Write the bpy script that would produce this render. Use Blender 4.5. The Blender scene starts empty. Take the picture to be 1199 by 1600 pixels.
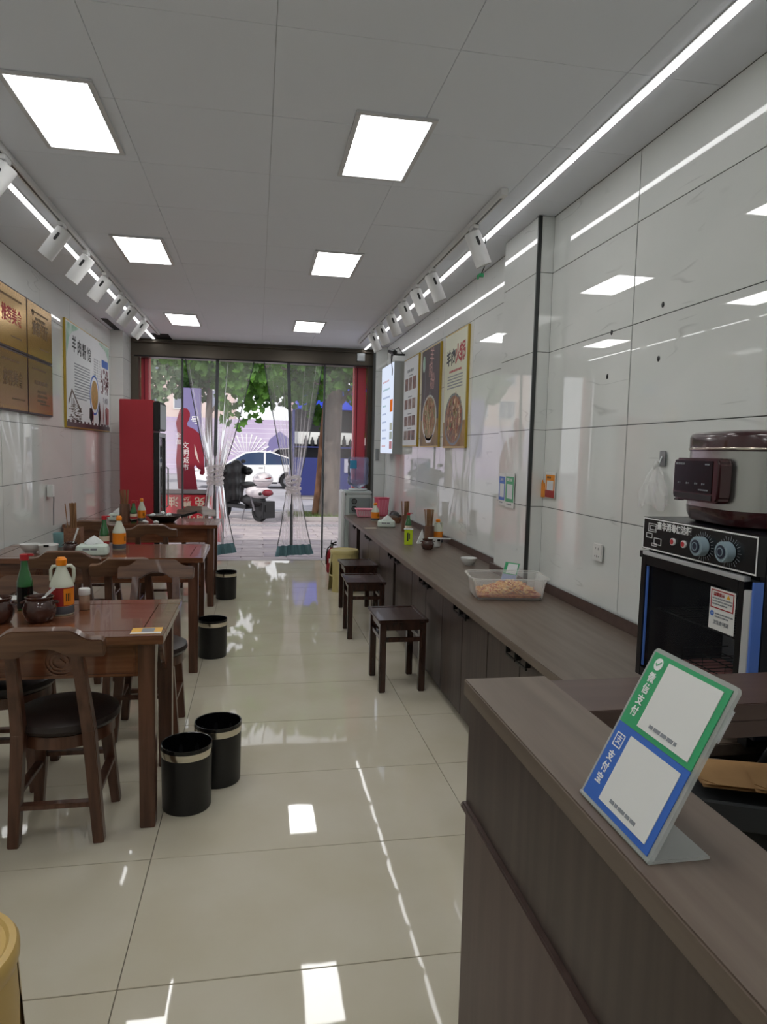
import bpy, bmesh, math, random
from mathutils import Vector, Matrix
random.seed(7)
S = bpy.context.scene
COL = S.collection
PI = math.pi
R = math.radians
sin, cos = math.sin, math.cos

# ------------------------------------------------------------------ camera
cam = bpy.data.cameras.new('camera')
cam.sensor_fit = 'VERTICAL'
cam.sensor_height = 36.0
cam.lens = 1077.7447 * 36.0 / 1600.0
cam.clip_start = 0.02
cam.clip_end = 300
co = bpy.data.objects.new('camera', cam)
COL.objects.link(co)
_y, _p, _r = .1827, -.0868, .0243
_f = Vector((sin(_y) * cos(_p), cos(_y) * cos(_p), sin(_p)))
_x = Vector((cos(_y), -sin(_y), 0))
_u = _x.cross(_f)
_X = _x * cos(_r) + _u * sin(_r)
_U = _u * cos(_r) - _x * sin(_r)
co.matrix_world = Matrix(((_X.x, _U.x, -_f.x, 0), (_X.y, _U.y, -_f.y, 0), (_X.z, _U.z, -_f.z, 1.4507), (0, 0, 0, 1)))
S.camera = co

# ------------------------------------------------------------------ world, sun, exposure
w = bpy.data.worlds.new('world')
S.world = w
w.use_nodes = True
bg = w.node_tree.nodes['Background']
bg.inputs[0].default_value = (0.93, 0.95, 1.0, 1)
bg.inputs[1].default_value = 1.35
sun = bpy.data.lights.new('sun', 'SUN')
sun.energy = 3.0
sun.angle = R(1.5)
sun.color = (1, .95, .87)
so = bpy.data.objects.new('sun', sun)
so.rotation_euler = (R(38), 0, R(-28))
COL.objects.link(so)
S.view_settings.view_transform = 'Standard'
S.view_settings.look = 'None'
S.view_settings.gamma = 1
S.view_settings.use_curve_mapping = False
S.view_settings.exposure = 0.0
PANEL = 12.2      # radiance of the ceiling light panels
STRIP = 5.5      # radiance of the light strips
SCREEN = .95

# ------------------------------------------------------------------ materials
def lin(c):
    if isinstance(c, str):
        c = [int(c[i:i + 2], 16) / 255 for i in (0, 2, 4)]
    return tuple((x / 12.92 if x <= .04045 else ((x + .055) / 1.055) ** 2.4) for x in c) + (1,)

def mat(name, col, rough=.5, metal=0, spec=.5, col2=None, scale=(8, 8, 8), detail=4, lo=.35, hi=.65, bump=0, bscale=40,
        emit=0, alpha=1, trans=0, ior=1.5, coat=0, sub=0):
    m = bpy.data.materials.new(name)
    m.use_nodes = True
    nt = m.node_tree
    b = nt.nodes['Principled BSDF']
    I = b.inputs
    I['Base Color'].default_value = lin(col)
    I['Roughness'].default_value = rough
    I['Metallic'].default_value = metal
    I['Specular IOR Level'].default_value = spec
    I['IOR'].default_value = ior
    I['Alpha'].default_value = alpha
    I['Transmission Weight'].default_value = trans
    I['Coat Weight'].default_value = coat
    if sub:
        I['Subsurface Weight'].default_value = sub
    if emit:
        I['Emission Color'].default_value = lin(col)
        I['Emission Strength'].default_value = emit
    if col2 or bump:
        tc = nt.nodes.new('ShaderNodeTexCoord')
    if col2:
        mp = nt.nodes.new('ShaderNodeMapping')
        mp.inputs['Scale'].default_value = scale
        nz = nt.nodes.new('ShaderNodeTexNoise')
        nz.inputs['Scale'].default_value = 1
        nz.inputs['Detail'].default_value = detail
        cr = nt.nodes.new('ShaderNodeValToRGB')
        cr.color_ramp.elements[0].position = lo
        cr.color_ramp.elements[1].position = hi
        cr.color_ramp.elements[0].color = lin(col)
        cr.color_ramp.elements[1].color = lin(col2)
        L = nt.links.new
        L(tc.outputs['Object'], mp.inputs[0])
        L(mp.outputs[0], nz.inputs['Vector'])
        L(nz.outputs['Fac'], cr.inputs[0])
        L(cr.outputs[0], I['Base Color'])
        if emit:
            L(cr.outputs[0], I['Emission Color'])
    if bump:
        n2 = nt.nodes.new('ShaderNodeTexNoise')
        n2.inputs['Scale'].default_value = bscale
        n2.inputs['Detail'].default_value = 2
        bp = nt.nodes.new('ShaderNodeBump')
        bp.inputs['Strength'].default_value = bump
        bp.inputs['Distance'].default_value = .01
        nt.links.new(tc.outputs['Object'], n2.inputs['Vector'])
        nt.links.new(n2.outputs['Fac'], bp.inputs['Height'])
        nt.links.new(bp.outputs[0], I['Normal'])
    return m

def glass_mat(name, tint, amount, rough=.05, gloss=.12, edge=0):
    # thin clear sheet: mostly see-through, a little milky, with a mirror sheen
    m = bpy.data.materials.new(name)
    m.use_nodes = True
    nt = m.node_tree
    nt.nodes.remove(nt.nodes['Principled BSDF'])
    out = nt.nodes['Material Output']
    t = nt.nodes.new('ShaderNodeBsdfTransparent')
    d = nt.nodes.new('ShaderNodeBsdfDiffuse')
    tl = nt.nodes.new('ShaderNodeBsdfTranslucent')
    g = nt.nodes.new('ShaderNodeBsdfGlossy')
    d.inputs[0].default_value = lin(tint)
    tl.inputs[0].default_value = lin(tint)
    g.inputs['Roughness'].default_value = rough
    m0 = nt.nodes.new('ShaderNodeMixShader')
    m1 = nt.nodes.new('ShaderNodeMixShader')
    m2 = nt.nodes.new('ShaderNodeMixShader')
    fr = nt.nodes.new('ShaderNodeLayerWeight')
    fr.inputs['Blend'].default_value = gloss
    L = nt.links.new
    m0.inputs[0].default_value = .55
    L(d.outputs[0], m0.inputs[1]); L(tl.outputs[0], m0.inputs[2])
    m1.inputs[0].default_value = amount
    L(t.outputs[0], m1.inputs[1]); L(m0.outputs[0], m1.inputs[2])
    if edge:      # sheet seen along its folds looks milkier
        lw = nt.nodes.new('ShaderNodeLayerWeight')
        pw = nt.nodes.new('ShaderNodeMath'); pw.operation = 'POWER'; pw.inputs[1].default_value = 2.2
        ma = nt.nodes.new('ShaderNodeMath'); ma.operation = 'MULTIPLY_ADD'; ma.use_clamp = True
        ma.inputs[1].default_value = edge; ma.inputs[2].default_value = amount
        L(lw.outputs['Facing'], pw.inputs[0]); L(pw.outputs[0], ma.inputs[0]); L(ma.outputs[0], m1.inputs[0])
    L(fr.outputs['Fresnel'], m2.inputs[0])
    L(m1.outputs[0], m2.inputs[1]); L(g.outputs[0], m2.inputs[2])
    L(m2.outputs[0], out.inputs[0])
    return m

def emis(name, col, s):
    m = bpy.data.materials.new(name)
    m.use_nodes = True
    nt = m.node_tree
    nt.nodes.remove(nt.nodes['Principled BSDF'])
    e = nt.nodes.new('ShaderNodeEmission')
    e.inputs[0].default_value = lin(col)
    e.inputs[1].default_value = s
    nt.links.new(e.outputs[0], nt.nodes['Material Output'].inputs[0])
    return m

def leaf_mat(name, c1, c2):
    m = mat(name, c1, .5, col2=c2, scale=(1.3, 1.3, 1.3), spec=.3)
    nt = m.node_tree
    b = nt.nodes['Principled BSDF']
    tl = nt.nodes.new('ShaderNodeBsdfTranslucent')
    mx = nt.nodes.new('ShaderNodeMixShader')
    mx.inputs[0].default_value = .3
    src = b.inputs['Base Color'].links[0].from_socket
    nt.links.new(src, tl.inputs[0])
    nt.links.new(b.outputs[0], mx.inputs[1])
    nt.links.new(tl.outputs[0], mx.inputs[2])
    nt.links.new(mx.outputs[0], nt.nodes['Material Output'].inputs[0])
    return m

def island(m, cols):
    nt = m.node_tree
    g = nt.nodes.new('ShaderNodeNewGeometry')
    cr = nt.nodes.new('ShaderNodeValToRGB')
    cr.color_ramp.interpolation = 'CONSTANT'
    for i, c in enumerate(cols):
        e = cr.color_ramp.elements[i] if i < 2 else cr.color_ramp.elements.new(i / len(cols))
        e.position = i / len(cols)
        e.color = lin(c)
    nt.links.new(g.outputs['Random Per Island'], cr.inputs[0])
    nt.links.new(cr.outputs[0], nt.nodes['Principled BSDF'].inputs['Base Color'])
    return m

def veined(m, col):
    # faint thin grey veins wandering over the glaze
    nt = m.node_tree
    b = nt.nodes['Principled BSDF']
    src = b.inputs['Base Color'].links[0].from_socket
    tc = nt.nodes.new('ShaderNodeTexCoord')
    oi = nt.nodes.new('ShaderNodeObjectInfo')
    ad = nt.nodes.new('ShaderNodeVectorMath'); ad.operation = 'ADD'
    mp = nt.nodes.new('ShaderNodeMapping'); mp.inputs['Rotation'].default_value = (R(-52), 0, 0); mp.inputs['Scale'].default_value = (1, .55, 3.2)
    n1 = nt.nodes.new('ShaderNodeTexNoise'); n1.inputs['Scale'].default_value = 1.6; n1.inputs['Detail'].default_value = 2
    n2 = nt.nodes.new('ShaderNodeTexNoise'); n2.inputs['Scale'].default_value = 3.1
    r1 = nt.nodes.new('ShaderNodeValToRGB'); r2 = nt.nodes.new('ShaderNodeValToRGB')
    e = r1.color_ramp.elements
    e[0].position = .488; e[0].color = (0, 0, 0, 1); e[1].position = .5; e[1].color = (1, 1, 1, 1)
    q = e.new(.506); q.color = (0, 0, 0, 1)
    r2.color_ramp.elements[0].position = .56; r2.color_ramp.elements[1].position = .64
    mu = nt.nodes.new('ShaderNodeMath'); mu.operation = 'MULTIPLY'
    m2 = nt.nodes.new('ShaderNodeMath'); m2.operation = 'MULTIPLY'; m2.inputs[1].default_value = .38
    mx = nt.nodes.new('ShaderNodeMix'); mx.data_type = 'RGBA'
    mx.inputs[7].default_value = lin(col)
    L = nt.links.new
    L(tc.outputs['Object'], ad.inputs[0]); L(oi.outputs['Location'], ad.inputs[1])
    L(ad.outputs[0], mp.inputs[0]); L(mp.outputs[0], n1.inputs['Vector']); L(ad.outputs[0], n2.inputs['Vector'])
    L(n1.outputs['Fac'], r1.inputs[0]); L(n2.outputs['Fac'], r2.inputs[0])
    L(r1.outputs[0], mu.inputs[0]); L(r2.outputs[0], mu.inputs[1]); L(mu.outputs[0], m2.inputs[0])
    L(m2.outputs[0], mx.inputs[0]); L(src, mx.inputs[6]); L(mx.outputs[2], b.inputs['Base Color'])
    return m

M = dict(
    tile=mat('floor_tile_glaze', 'c8c0ab', .03, spec=.6, col2='cec7b5', scale=(3, 3, 3), bump=.016, bscale=6),
    grout=mat('grout', '7d776b', .9),
    wtile=veined(mat('wall_tile_glaze', 'd9dcd9', .012, spec=.75, col2='dfe1de', scale=(1.5, 1.5, 3), bump=.003, bscale=3), '9a9d9b'),
    wgrout=mat('wall_grout', '4c504e', .9),
    steel_trim=mat('dark_metal_trim', '4a4c4c', .3, .9),
    ceil=mat('ceiling_panel_paint', 'e4e8f0', .55),
    ceilgap=mat('ceiling_gap', '9a9a9c', .8),
    lightframe=mat('light_frame', 'cfcfd1', .4),
    panel=emis('light_panel', 'fffffd', PANEL),
    strip=emis('light_strip', 'ffffff', STRIP),
    white=mat('white_plastic', 'd9d9d6', .4),
    whitepaint=mat('white_lamp_paint', 'dedede', .45),
    black=mat('black_plastic', '0d0d0e', .4),
    blackmat=mat('matt_black', '0b0b0b', .7),
    wood=mat('dark_table_wood', '5c3522', .2, col2='7c4f36', scale=(3, 40, 40), coat=.4),
    woodv=mat('dark_leg_wood', '452718', .32, col2='634030', scale=(40, 40, 3), coat=.2),
    woodx=mat('chair_wood', '523424', .3, col2='725039', scale=(4, 40, 40), coat=.25),
    leather=mat('dark_leather', '2a211f', .4, bump=.1, bscale=150),
    stoolwood=mat('stool_wood', '2b1913', .25, col2='3d251c', scale=(30, 30, 4), coat=.2),
    lamtop=mat('counter_laminate', '5e5046', .38, col2='6d6055', scale=(30, 2, 30)),
    lamv=mat('cabinet_laminate', '352b27', .42, col2='4a3d37', scale=(40, 40, 1.5)),
    lamfront=mat('tall_counter_laminate', '3b2f2b', .42, col2='4a3d38', scale=(3, 40, 2.2)),
    lamlow=mat('tall_counter_low_panel', '4a3833', .45, col2='574540', scale=(3, 30, 2.0)),
    laminner=mat('cross_shelf_laminate', '4a3731', .4, col2='55423b', scale=(2, 30, 30)),
    red=mat('fridge_red', 'b32d3a', .4, col2='ad2935', scale=(2, 2, 2)),
    redpost=mat('red_post', 'cf4a58', .35),
    bronze=mat('bronze_door_metal', '5b544a', .35, .6),
    alu=mat('aluminium', 'a9adae', .35, .8),
    chrome=mat('bin_chrome', 'cfc9bb', .18, 1),
    binblack=mat('bin_black', '0e0e10', .45),
    liner=mat('bin_liner', '0a0a0c', .25, bump=.6, bscale=25),
    gold=mat('brass_plaque', 'b58a3e', .22, .7, col2='c79f54', scale=(1.2, 1.2, 1.2)),
    gold2=mat('bronze_plaque', '9a7147', .22, .7, col2='ab8352', scale=(1.2, 1.2, 1.2)),
    plaqueedge=mat('plaque_edge', '2d0f12', .4),
    goldframe=mat('gold_frame', 'b79a3c', .3, .6),
    paper=mat('poster_paper', 'd5d8da', .45),
    cream=mat('poster_cream', 'cfd0b8', .4, col2='c9cab0', scale=(3, 3, 3)),
    ink=mat('ink', '23262a', .5), inkred=mat('red_ink', 'a32128', .5), inkgrey=mat('grey_ink', '80848a', .6),
    inkgold=mat('engraved_ink', '5a4018', .5), inkwhite=mat('white_print', 'e6e6e6', .5),
    green=mat('sign_green', '2d9a63', .35), blue=mat('sign_blue', '2f62b8', .35),
    greenwash=mat('poster_green_wash', '7fae92', .5, col2='b9cfc2', scale=(9, 9, 9)),
    acrylic=glass_mat('clear_acrylic', 'eef3f0', .42, .04, .1),
    glass=glass_mat('door_glass', 'f0f0ec', .10, .02, .08),
    curtain=glass_mat('curtain_vinyl', 'fffafa', .13, .10, .09, .8), knot=glass_mat('curtain_knot', 'fffafa', .5, .12, .1, .6),
    curtedge=mat('curtain_edge_strip', '565a5e', .5),
    hem=mat('curtain_hem_weight', '5b7f88', .6),
    orange=mat('orange_plastic', 'f08a12', .35), labelorange=mat('orange_label', 'ee8a1c', .4),
    capred=mat('red_cap', 'b3242b', .35), labelred=mat('red_label', '9c2a2a', .4), labelcream=mat('cream_label', 'd9cdb4', .5),
    sauceglass=mat('green_sauce_glass', '2f6b3a', .08, coat=.5, alpha=.9),
    sauce=mat('dark_sauce', '0f1110', .1),
    jug=mat('jug_plastic', 'cfd2c0', .25), jugliq=mat('jug_liquid', '5c6068', .25),
    pot=mat('glazed_brown_pot', '38201b', .12, col2='4a2b22', scale=(20, 20, 20), coat=.4),
    porcelain=mat('porcelain', 'd8d9d6', .15), teal=mat('teal_cup', '7ba9ac', .4),
    tissue=mat('tissue_pack_film', 'cfdcd2', .3, bump=.3, bscale=30), tissuepaper=mat('tissue_paper', 'e4e8e8', .8, bump=.3, bscale=40),
    bamboo=mat('bamboo_chopsticks', '8f6a48', .6, col2='7a5739', scale=(60, 60, 6)),
    basket=mat('woven_basket', '8a6046', .6, col2='6d4832', scale=(60, 60, 90)),
    holder=mat('wooden_holder', '7a5946', .5, col2='69493a', scale=(40, 40, 5)),
    wok=mat('dark_wok', '1c211f', .35), food=mat('leftover_food', '6b5a4c', .6, col2='3a2f2b', scale=(80, 80, 80)),
    shred=island(mat('fried_shreds', 'efbf78', .5), ['f2c682', 'e3a75c', 'f6d59c', 'c9622f', 'ecbb74', 'a8452a', 'f0cd90']), chili=mat('chili_oil', '9c3f26', .3, col2='c98a52', scale=(60, 60, 60)),
    tub=glass_mat('plastic_tub', 'fdfdfa', .16, .08, .04, .7),
    lime=mat('lime_carton', 'bcd41e', .4), pink=mat('pink_plastic', 'f09cb0', .4), pinkdark=mat('pink_lace_plastic', 'e0607c', .4),
    yellowst=mat('yellow_stool_plastic', 'c4b67c', .4), tanst=mat('tan_stool_plastic', 'c9a862', .38),
    waterplastic=glass_mat('water_bottle', '9fb0d8', .32, .06, .2), water=mat('water_label', '2d7fa5', .4),
    disp=mat('dispenser_grey', 'b9c4c2', .45), dispdark=mat('dispenser_back', '7d8b8a', .5), dispwhite=mat('dispenser_white', 'dfe3e3', .4),
    extred=mat('extinguisher_red', '8f1a26', .25),
    cabblack=mat('steriliser_black', '101114', .25), cabside=mat('steriliser_side', '15171f', .3), cabin=mat('steriliser_inside', '8a8d92', .4),
    knob=mat('knob_grey', '8fa3ad', .35), knobdark=mat('knob_centre', '20283c', .3), silver=mat('silver_strip', 'c9cbcc', .3, .3),
    bluefilm=mat('blue_film', '4f74c4', .3), pinktray=mat('pink_tray', 'f0a8a2', .5), wire=mat('rack_wire', '2a2b2d', .3, .8),
    maroon=mat('maroon_plastic', '361518', .22, coat=.4), maroondark=mat('dark_glass_panel', '0d090a', .2, spec=.2),
    stainless=mat('brushed_steel', 'b4b3b0', .26, .9),
    bag=glass_mat('thin_plastic_bag', 'fbfbfa', .6, .15, .12),
    kraft=mat('kraft_paper', 'b58d5d', .7, col2='a57e50', scale=(6, 6, 6)), binbag=mat('black_bag', '08080a', .3, bump=.5, bscale=20),
    yellowtie=mat('yellow_tie', 'b9a520', .5), greybox=mat('dark_grey_box', '2f3133', .6),
    yellowcard=mat('yellow_card', 'e2ac2c', .4), orangecard=mat('orange_card', 'df8a20', .4),
    stone=mat('paving_stone', '8f8689', .6, col2='a59b9d', scale=(5, 5, 5)), stone2=mat('paving_stone_b', '877e84', .6, col2='9c9297', scale=(5, 5, 5)),
    joint=mat('paving_joint', 'b3a9ab', .9), tact=mat('tactile_stone', '8c898e', .7),
    road=mat('asphalt', '8d8b92', .8, col2='9a98a0', scale=(2, 2, 2)), kerb=mat('kerb_stone', 'a09a9a', .8),
    soil=mat('planter_grass', '4a5238', .9, col2='6a6a4c', scale=(12, 12, 12)),
    bark=mat('bark', '574d48', .85, col2='6f645d', scale=(8, 8, 2), bump=.5, bscale=14),
    barkbrown=mat('brown_bark', '6b4a36', .85, col2='7d5b45', scale=(8, 8, 2), bump=.5, bscale=14),
    leaf=leaf_mat('leaf_green', '27471b', '55822c'), leafd=leaf_mat('leaf_dark', '23401f', '3f5f2e'), leafp=leaf_mat('leaf_pale', '5c7554', '869a78'),
    carwhite=mat('car_white_paint', 'eeeeee', .2, coat=.6), cargrey=mat('car_silver_paint', 'b9b5b8', .25, coat=.6),
    carglass=mat('car_glass', '3b4a66', .06, spec=.8), cardark=mat('car_dark_glass', '2b2a30', .08), tyre=mat('tyre', '17171a', .8), rim=mat('wheel_rim', 'b7b7ba', .3, .7),
    scblack=mat('scooter_black', '131315', .4), scwhite=mat('scooter_white', 'cfc8cc', .3, coat=.4), scred=mat('scooter_tail_red', '7a1f2c', .25), scgrey=mat('scooter_grey', '5d5a60', .5),
    kiosk=mat('kiosk_blue', '222a66', .5, col2='27306e', scale=(1, 1, 1)), kioskbright=mat('kiosk_bright_blue', '2440c0', .4), kioskdark=mat('kiosk_opening', '0d0f14', .6),
    signgrey=mat('kiosk_notice', 'a9a7b4', .6), lilac=mat('lilac_board', 'b7a6c4', .6, col2='c9bcd2', scale=(.5, .5, .5)), purple=mat('purple_board', '77709c', .5),
    figred=mat('red_sign_paint', '84192e', .5), banner=mat('red_banner', 'c2202f', .5),
    facade=mat('pale_facade', 'c9b3ac', .8, col2='d8c5be', scale=(.4, .4, .4)), facade2=mat('pink_facade', 'c2a8ac', .8), facadewin=mat('far_window', '7f8494', .2),
)

# ------------------------------------------------------------------ mesh helpers
class MB:
    def __init__(s):
        s.v = []; s.f = []
    def add(s, vs, fs):
        n = len(s.v)
        s.v += [tuple(a) for a in vs]
        s.f += [tuple(i + n for i in q) for q in fs]
        return s
    def box(s, x0, y0, z0, x1, y1, z1):
        x0, x1 = sorted((x0, x1)); y0, y1 = sorted((y0, y1)); z0, z1 = sorted((z0, z1))
        return s.add([(x0, y0, z0), (x1, y0, z0), (x1, y1, z0), (x0, y1, z0), (x0, y0, z1), (x1, y0, z1), (x1, y1, z1), (x0, y1, z1)],
                     [(3, 2, 1, 0), (4, 5, 6, 7), (0, 1, 5, 4), (1, 2, 6, 5), (2, 3, 7, 6), (3, 0, 4, 7)])
    def cb(s, cx, cy, cz, sx, sy, sz):
        return s.box(cx - sx / 2, cy - sy / 2, cz - sz / 2, cx + sx / 2, cy + sy / 2, cz + sz / 2)
    def bar(s, p0, p1, a, b, a1=None, b1=None, ref=(0, 1, 0)):
        p0, p1 = Vector(p0), Vector(p1)
        t = (p1 - p0).normalized()
        r = Vector(ref)
        if abs(t.dot(r)) > .95:
            r = Vector((1, 0, 0))
        u = r.cross(t).normalized(); v = t.cross(u)
        a1 = a if a1 is None else a1; b1 = b if b1 is None else b1
        vs = []
        for p, aa, bb in ((p0, a, b), (p1, a1, b1)):
            for i, j in ((-1, -1), (1, -1), (1, 1), (-1, 1)):
                vs.append(p + u * aa / 2 * i + v * bb / 2 * j)
        return s.add(vs, [(3, 2, 1, 0), (4, 5, 6, 7), (0, 1, 5, 4), (1, 2, 6, 5), (2, 3, 7, 6), (3, 0, 4, 7)])
    def tube(s, pts, r, n=8, caps=True):
        pts = [Vector(p) for p in pts]
        rs = r if isinstance(r, (list, tuple)) else [r] * len(pts)
        vs = []; fs = []
        u = None
        for i, p in enumerate(pts):
            t = (pts[min(i + 1, len(pts) - 1)] - pts[max(i - 1, 0)]).normalized()
            if u is None:
                u = t.orthogonal().normalized()
            else:
                u = (u - t * u.dot(t)).normalized()
            v = t.cross(u)
            for k in range(n):
                a = 2 * PI * k / n
                vs.append(p + (u * cos(a) + v * sin(a)) * rs[i])
        for i in range(len(pts) - 1):
            for k in range(n):
                fs.append((i * n + k, i * n + (k + 1) % n, (i + 1) * n + (k + 1) % n, (i + 1) * n + k))
        if caps:
            fs.append(tuple(range(n))[::-1]); fs.append(tuple((len(pts) - 1) * n + k for k in range(n)))
        return s.add(vs, fs)
    def lathe(s, prof, n=24, c=(0, 0, 0), sx=1, sy=1, caps=(True, True)):
        vs = []; fs = []
        for r, z in prof:
            for k in range(n):
                a = 2 * PI * k / n
                vs.append((c[0] + r * cos(a) * sx, c[1] + r * sin(a) * sy, c[2] + z))
        for i in range(len(prof) - 1):
            for k in range(n):
                fs.append((i * n + k, i * n + (k + 1) % n, (i + 1) * n + (k + 1) % n, (i + 1) * n + k))
        if caps[0]:
            fs.append(tuple(range(n))[::-1])
        if caps[1]:
            fs.append(tuple((len(prof) - 1) * n + k for k in range(n)))
        return s.add(vs, fs)
    def rlathe(s, prof, w, d, rad, c=(0, 0, 0), n=5, caps=(True, True)):
        # rounded-rectangle section; profile = (inset, z)
        vs = []; fs = []
        N = 4 * (n + 1)
        for ins, z in prof:
            a, b, rr = w / 2 - ins, d / 2 - ins, max(rad - ins, .001)
            for q, (sx, sy) in enumerate(((1, 1), (-1, 1), (-1, -1), (1, -1))):
                for k in range(n + 1):
                    t = PI / 2 * (q + k / n)
                    vs.append((c[0] + sx * (a - rr) + rr * cos(t), c[1] + sy * (b - rr) + rr * sin(t), c[2] + z))
        for i in range(len(prof) - 1):
            for k in range(N):
                fs.append((i * N + k, i * N + (k + 1) % N, (i + 1) * N + (k + 1) % N, (i + 1) * N + k))
        if caps[0]:
            fs.append(tuple(range(N))[::-1])
        if caps[1]:
            fs.append(tuple((len(prof) - 1) * N + k for k in range(N)))
        return s.add(vs, fs)
    def prism(s, poly, y0, y1):          # outline in local XZ, depth along y
        n = len(poly)
        vs = [(x, y0, z) for x, z in poly] + [(x, y1, z) for x, z in poly]
        fs = [tuple(range(n)), tuple(range(2 * n - 1, n - 1, -1))] + [(i, i + n, (i + 1) % n + n, (i + 1) % n) for i in range(n)]
        return s.add(vs, fs)
    def prismz(s, poly, z0, z1):
        n = len(poly)
        vs = [(x, y, z0) for x, y in poly] + [(x, y, z1) for x, y in poly]
        fs = [tuple(range(n))[::-1], tuple(range(n, 2 * n))] + [(i, (i + 1) % n, (i + 1) % n + n, i + n) for i in range(n)]
        return s.add(vs, fs)
    def disc(s, cx, cz, r, y0, y1, n=24, sz=1):   # upright disc facing -y
        return s.prism([(cx + r * cos(2 * PI * k / n), cz + r * sz * sin(2 * PI * k / n)) for k in range(n)], y0, y1)
    def ring(s, cx, cz, r0, r1, y0, y1, n=28, sz=1, a0=0, a1=2 * PI):
        full = abs(a1 - a0 - 2 * PI) < 1e-6
        m = n if full else n + 1
        vs = []
        for k in range(m):
            a = a0 + (a1 - a0) * k / n
            for r in (r0, r1):
                for y in (y0, y1):
                    vs.append((cx + r * cos(a), y, cz + r * sz * sin(a)))
        fs = []
        for k in range(n):
            i, j = 4 * k, 4 * ((k + 1) % m)
            fs += [(i, j, j + 2, i + 2), (i + 1, i + 3, j + 3, j + 1), (i, i + 1, j + 1, j), (i + 2, j + 2, j + 3, i + 3)]
        if not full:
            fs += [(0, 2, 3, 1), (4 * n, 4 * n + 1, 4 * n + 3, 4 * n + 2)]
        return s.add(vs, fs)
    def ell(s, c, r, nu=16, nv=10):
        vs = [(c[0], c[1], c[2] - r[2])]; fs = []
        for j in range(1, nv):
            b = -PI / 2 + PI * j / nv
            for k in range(nu):
                a = 2 * PI * k / nu
                vs.append((c[0] + r[0] * cos(b) * cos(a), c[1] + r[1] * cos(b) * sin(a), c[2] + r[2] * sin(b)))
        vs.append((c[0], c[1], c[2] + r[2]))
        for k in range(nu):
            fs.append((0, 1 + (k + 1) % nu, 1 + k))
            fs.append((len(vs) - 1, 1 + (nv - 2) * nu + k, 1 + (nv - 2) * nu + (k + 1) % nu))
        for j in range(nv - 2):
            for k in range(nu):
                fs.append((1 + j * nu + k, 1 + j * nu + (k + 1) % nu, 1 + (j + 1) * nu + (k + 1) % nu, 1 + (j + 1) * nu + k))
        return s.add(vs, fs)
    def grid(s, fn, nu, nv):
        vs = [fn(i / nu, j / nv) for j in range(nv + 1) for i in range(nu + 1)]
        fs = [(j * (nu + 1) + i, j * (nu + 1) + i + 1, (j + 1) * (nu + 1) + i + 1, (j + 1) * (nu + 1) + i) for j in range(nv) for i in range(nu)]
        return s.add(vs, fs)
    def xf(s, m):
        s.v = [tuple(m @ Vector(a)) for a in s.v]
        return s

def mesh_of(name, mb, m, bevel=0, smooth=True, ang=38):
    me = bpy.data.meshes.new(name)
    bm = bmesh.new()
    vs = [bm.verts.new(a) for a in mb.v]
    for q in mb.f:
        try:
            bm.faces.new([vs[i] for i in q])
        except ValueError:
            pass
    bmesh.ops.recalc_face_normals(bm, faces=bm.faces[:])
    if bevel:
        es = [e for e in bm.edges if len(e.link_faces) == 2 and e.calc_face_angle(0) > R(30)]
        bmesh.ops.bevel(bm, geom=es, offset=bevel, segments=2, affect='EDGES', clamp_overlap=True)
    bm.to_mesh(me)
    bm.free()
    if smooth:
        me.shade_smooth()
        me.set_sharp_from_angle(angle=R(ang))
    if m:
        me.materials.append(m)
    return me

def link(name, me, parent=None):
    o = bpy.data.objects.new(name, me)
    COL.objects.link(o)
    if parent:
        o.parent = parent
    return o

def obj(name, mb, m, parent=None, bevel=0, smooth=True, ang=38, label=None):
    o = link(name, mesh_of(name, mb, m, bevel, smooth, ang), parent)
    if label:
        o['label'] = label
    return o

def tag(o, label=None, cat=None, group=None, kind=None):
    if label: o['label'] = label
    if cat: o['category'] = cat
    if group: o['group'] = group
    if kind: o['kind'] = kind
    return o

def thing(name, label, cat, loc=(0, 0, 0), rz=0, group=None, kind=None):
    o = link(name, None)
    o.location = loc
    o.rotation_euler = (0, 0, rz)
    return tag(o, label, cat, group, kind)

def copy_tree(o, parent=None):
    c = o.copy()
    COL.objects.link(c)
    if parent:
        c.parent = parent
    for ch in list(o.children):
        copy_tree(ch, c)
    return c

def again(o, loc, rz, label, group=None):
    c = copy_tree(o)
    c.location = loc
    c.rotation_euler = (0, 0, rz)
    c['label'] = label
    if group:
        c['group'] = group
    return c

def struct(name, mb, m, parent=None, bevel=0):
    o = obj(name, mb, m, parent, bevel)
    if not parent:
        o['kind'] = 'structure'
    return o

_tc = {}
def text(name, body, size, x, z, y, m, parent, rot=0, th=.0006, align='CENTER', sx=1, bold=0, label=None):
    # raised lettering in the local XZ plane, facing -y
    key = (body, size, align, th, bold)
    if key not in _tc:
        cu = bpy.data.curves.new('lettering', 'FONT')
        cu.body = body; cu.size = size; cu.align_x = align; cu.align_y = 'CENTER'; cu.extrude = th; cu.offset = bold
        cu.resolution_u = 2
        t = bpy.data.objects.new('lettering_source', cu)
        COL.objects.link(t)
        dg = bpy.context.evaluated_depsgraph_get()
        me = bpy.data.meshes.new_from_object(t.evaluated_get(dg))
        bpy.data.objects.remove(t)
        bpy.data.curves.remove(cu)
        _tc[key] = me
    me = _tc[key].copy()
    me.transform(Matrix.Translation((x, y, z)) @ Matrix.Rotation(rot, 4, 'Y') @ Matrix.Diagonal((sx, 1, 1, 1)) @ Matrix.Rotation(PI / 2, 4, 'X'))
    me.materials.clear()
    me.materials.append(m)
    o = link(name, me, parent)
    if label:
        o['label'] = label
    return o

def vtext(name, body, size, x, z, y, m, parent, step=None, **k):
    step = step or size * 1.12
    return [text(name, ch, size, x, z - i * step, y, m, parent, **k) for i, ch in enumerate(body)]

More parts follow.
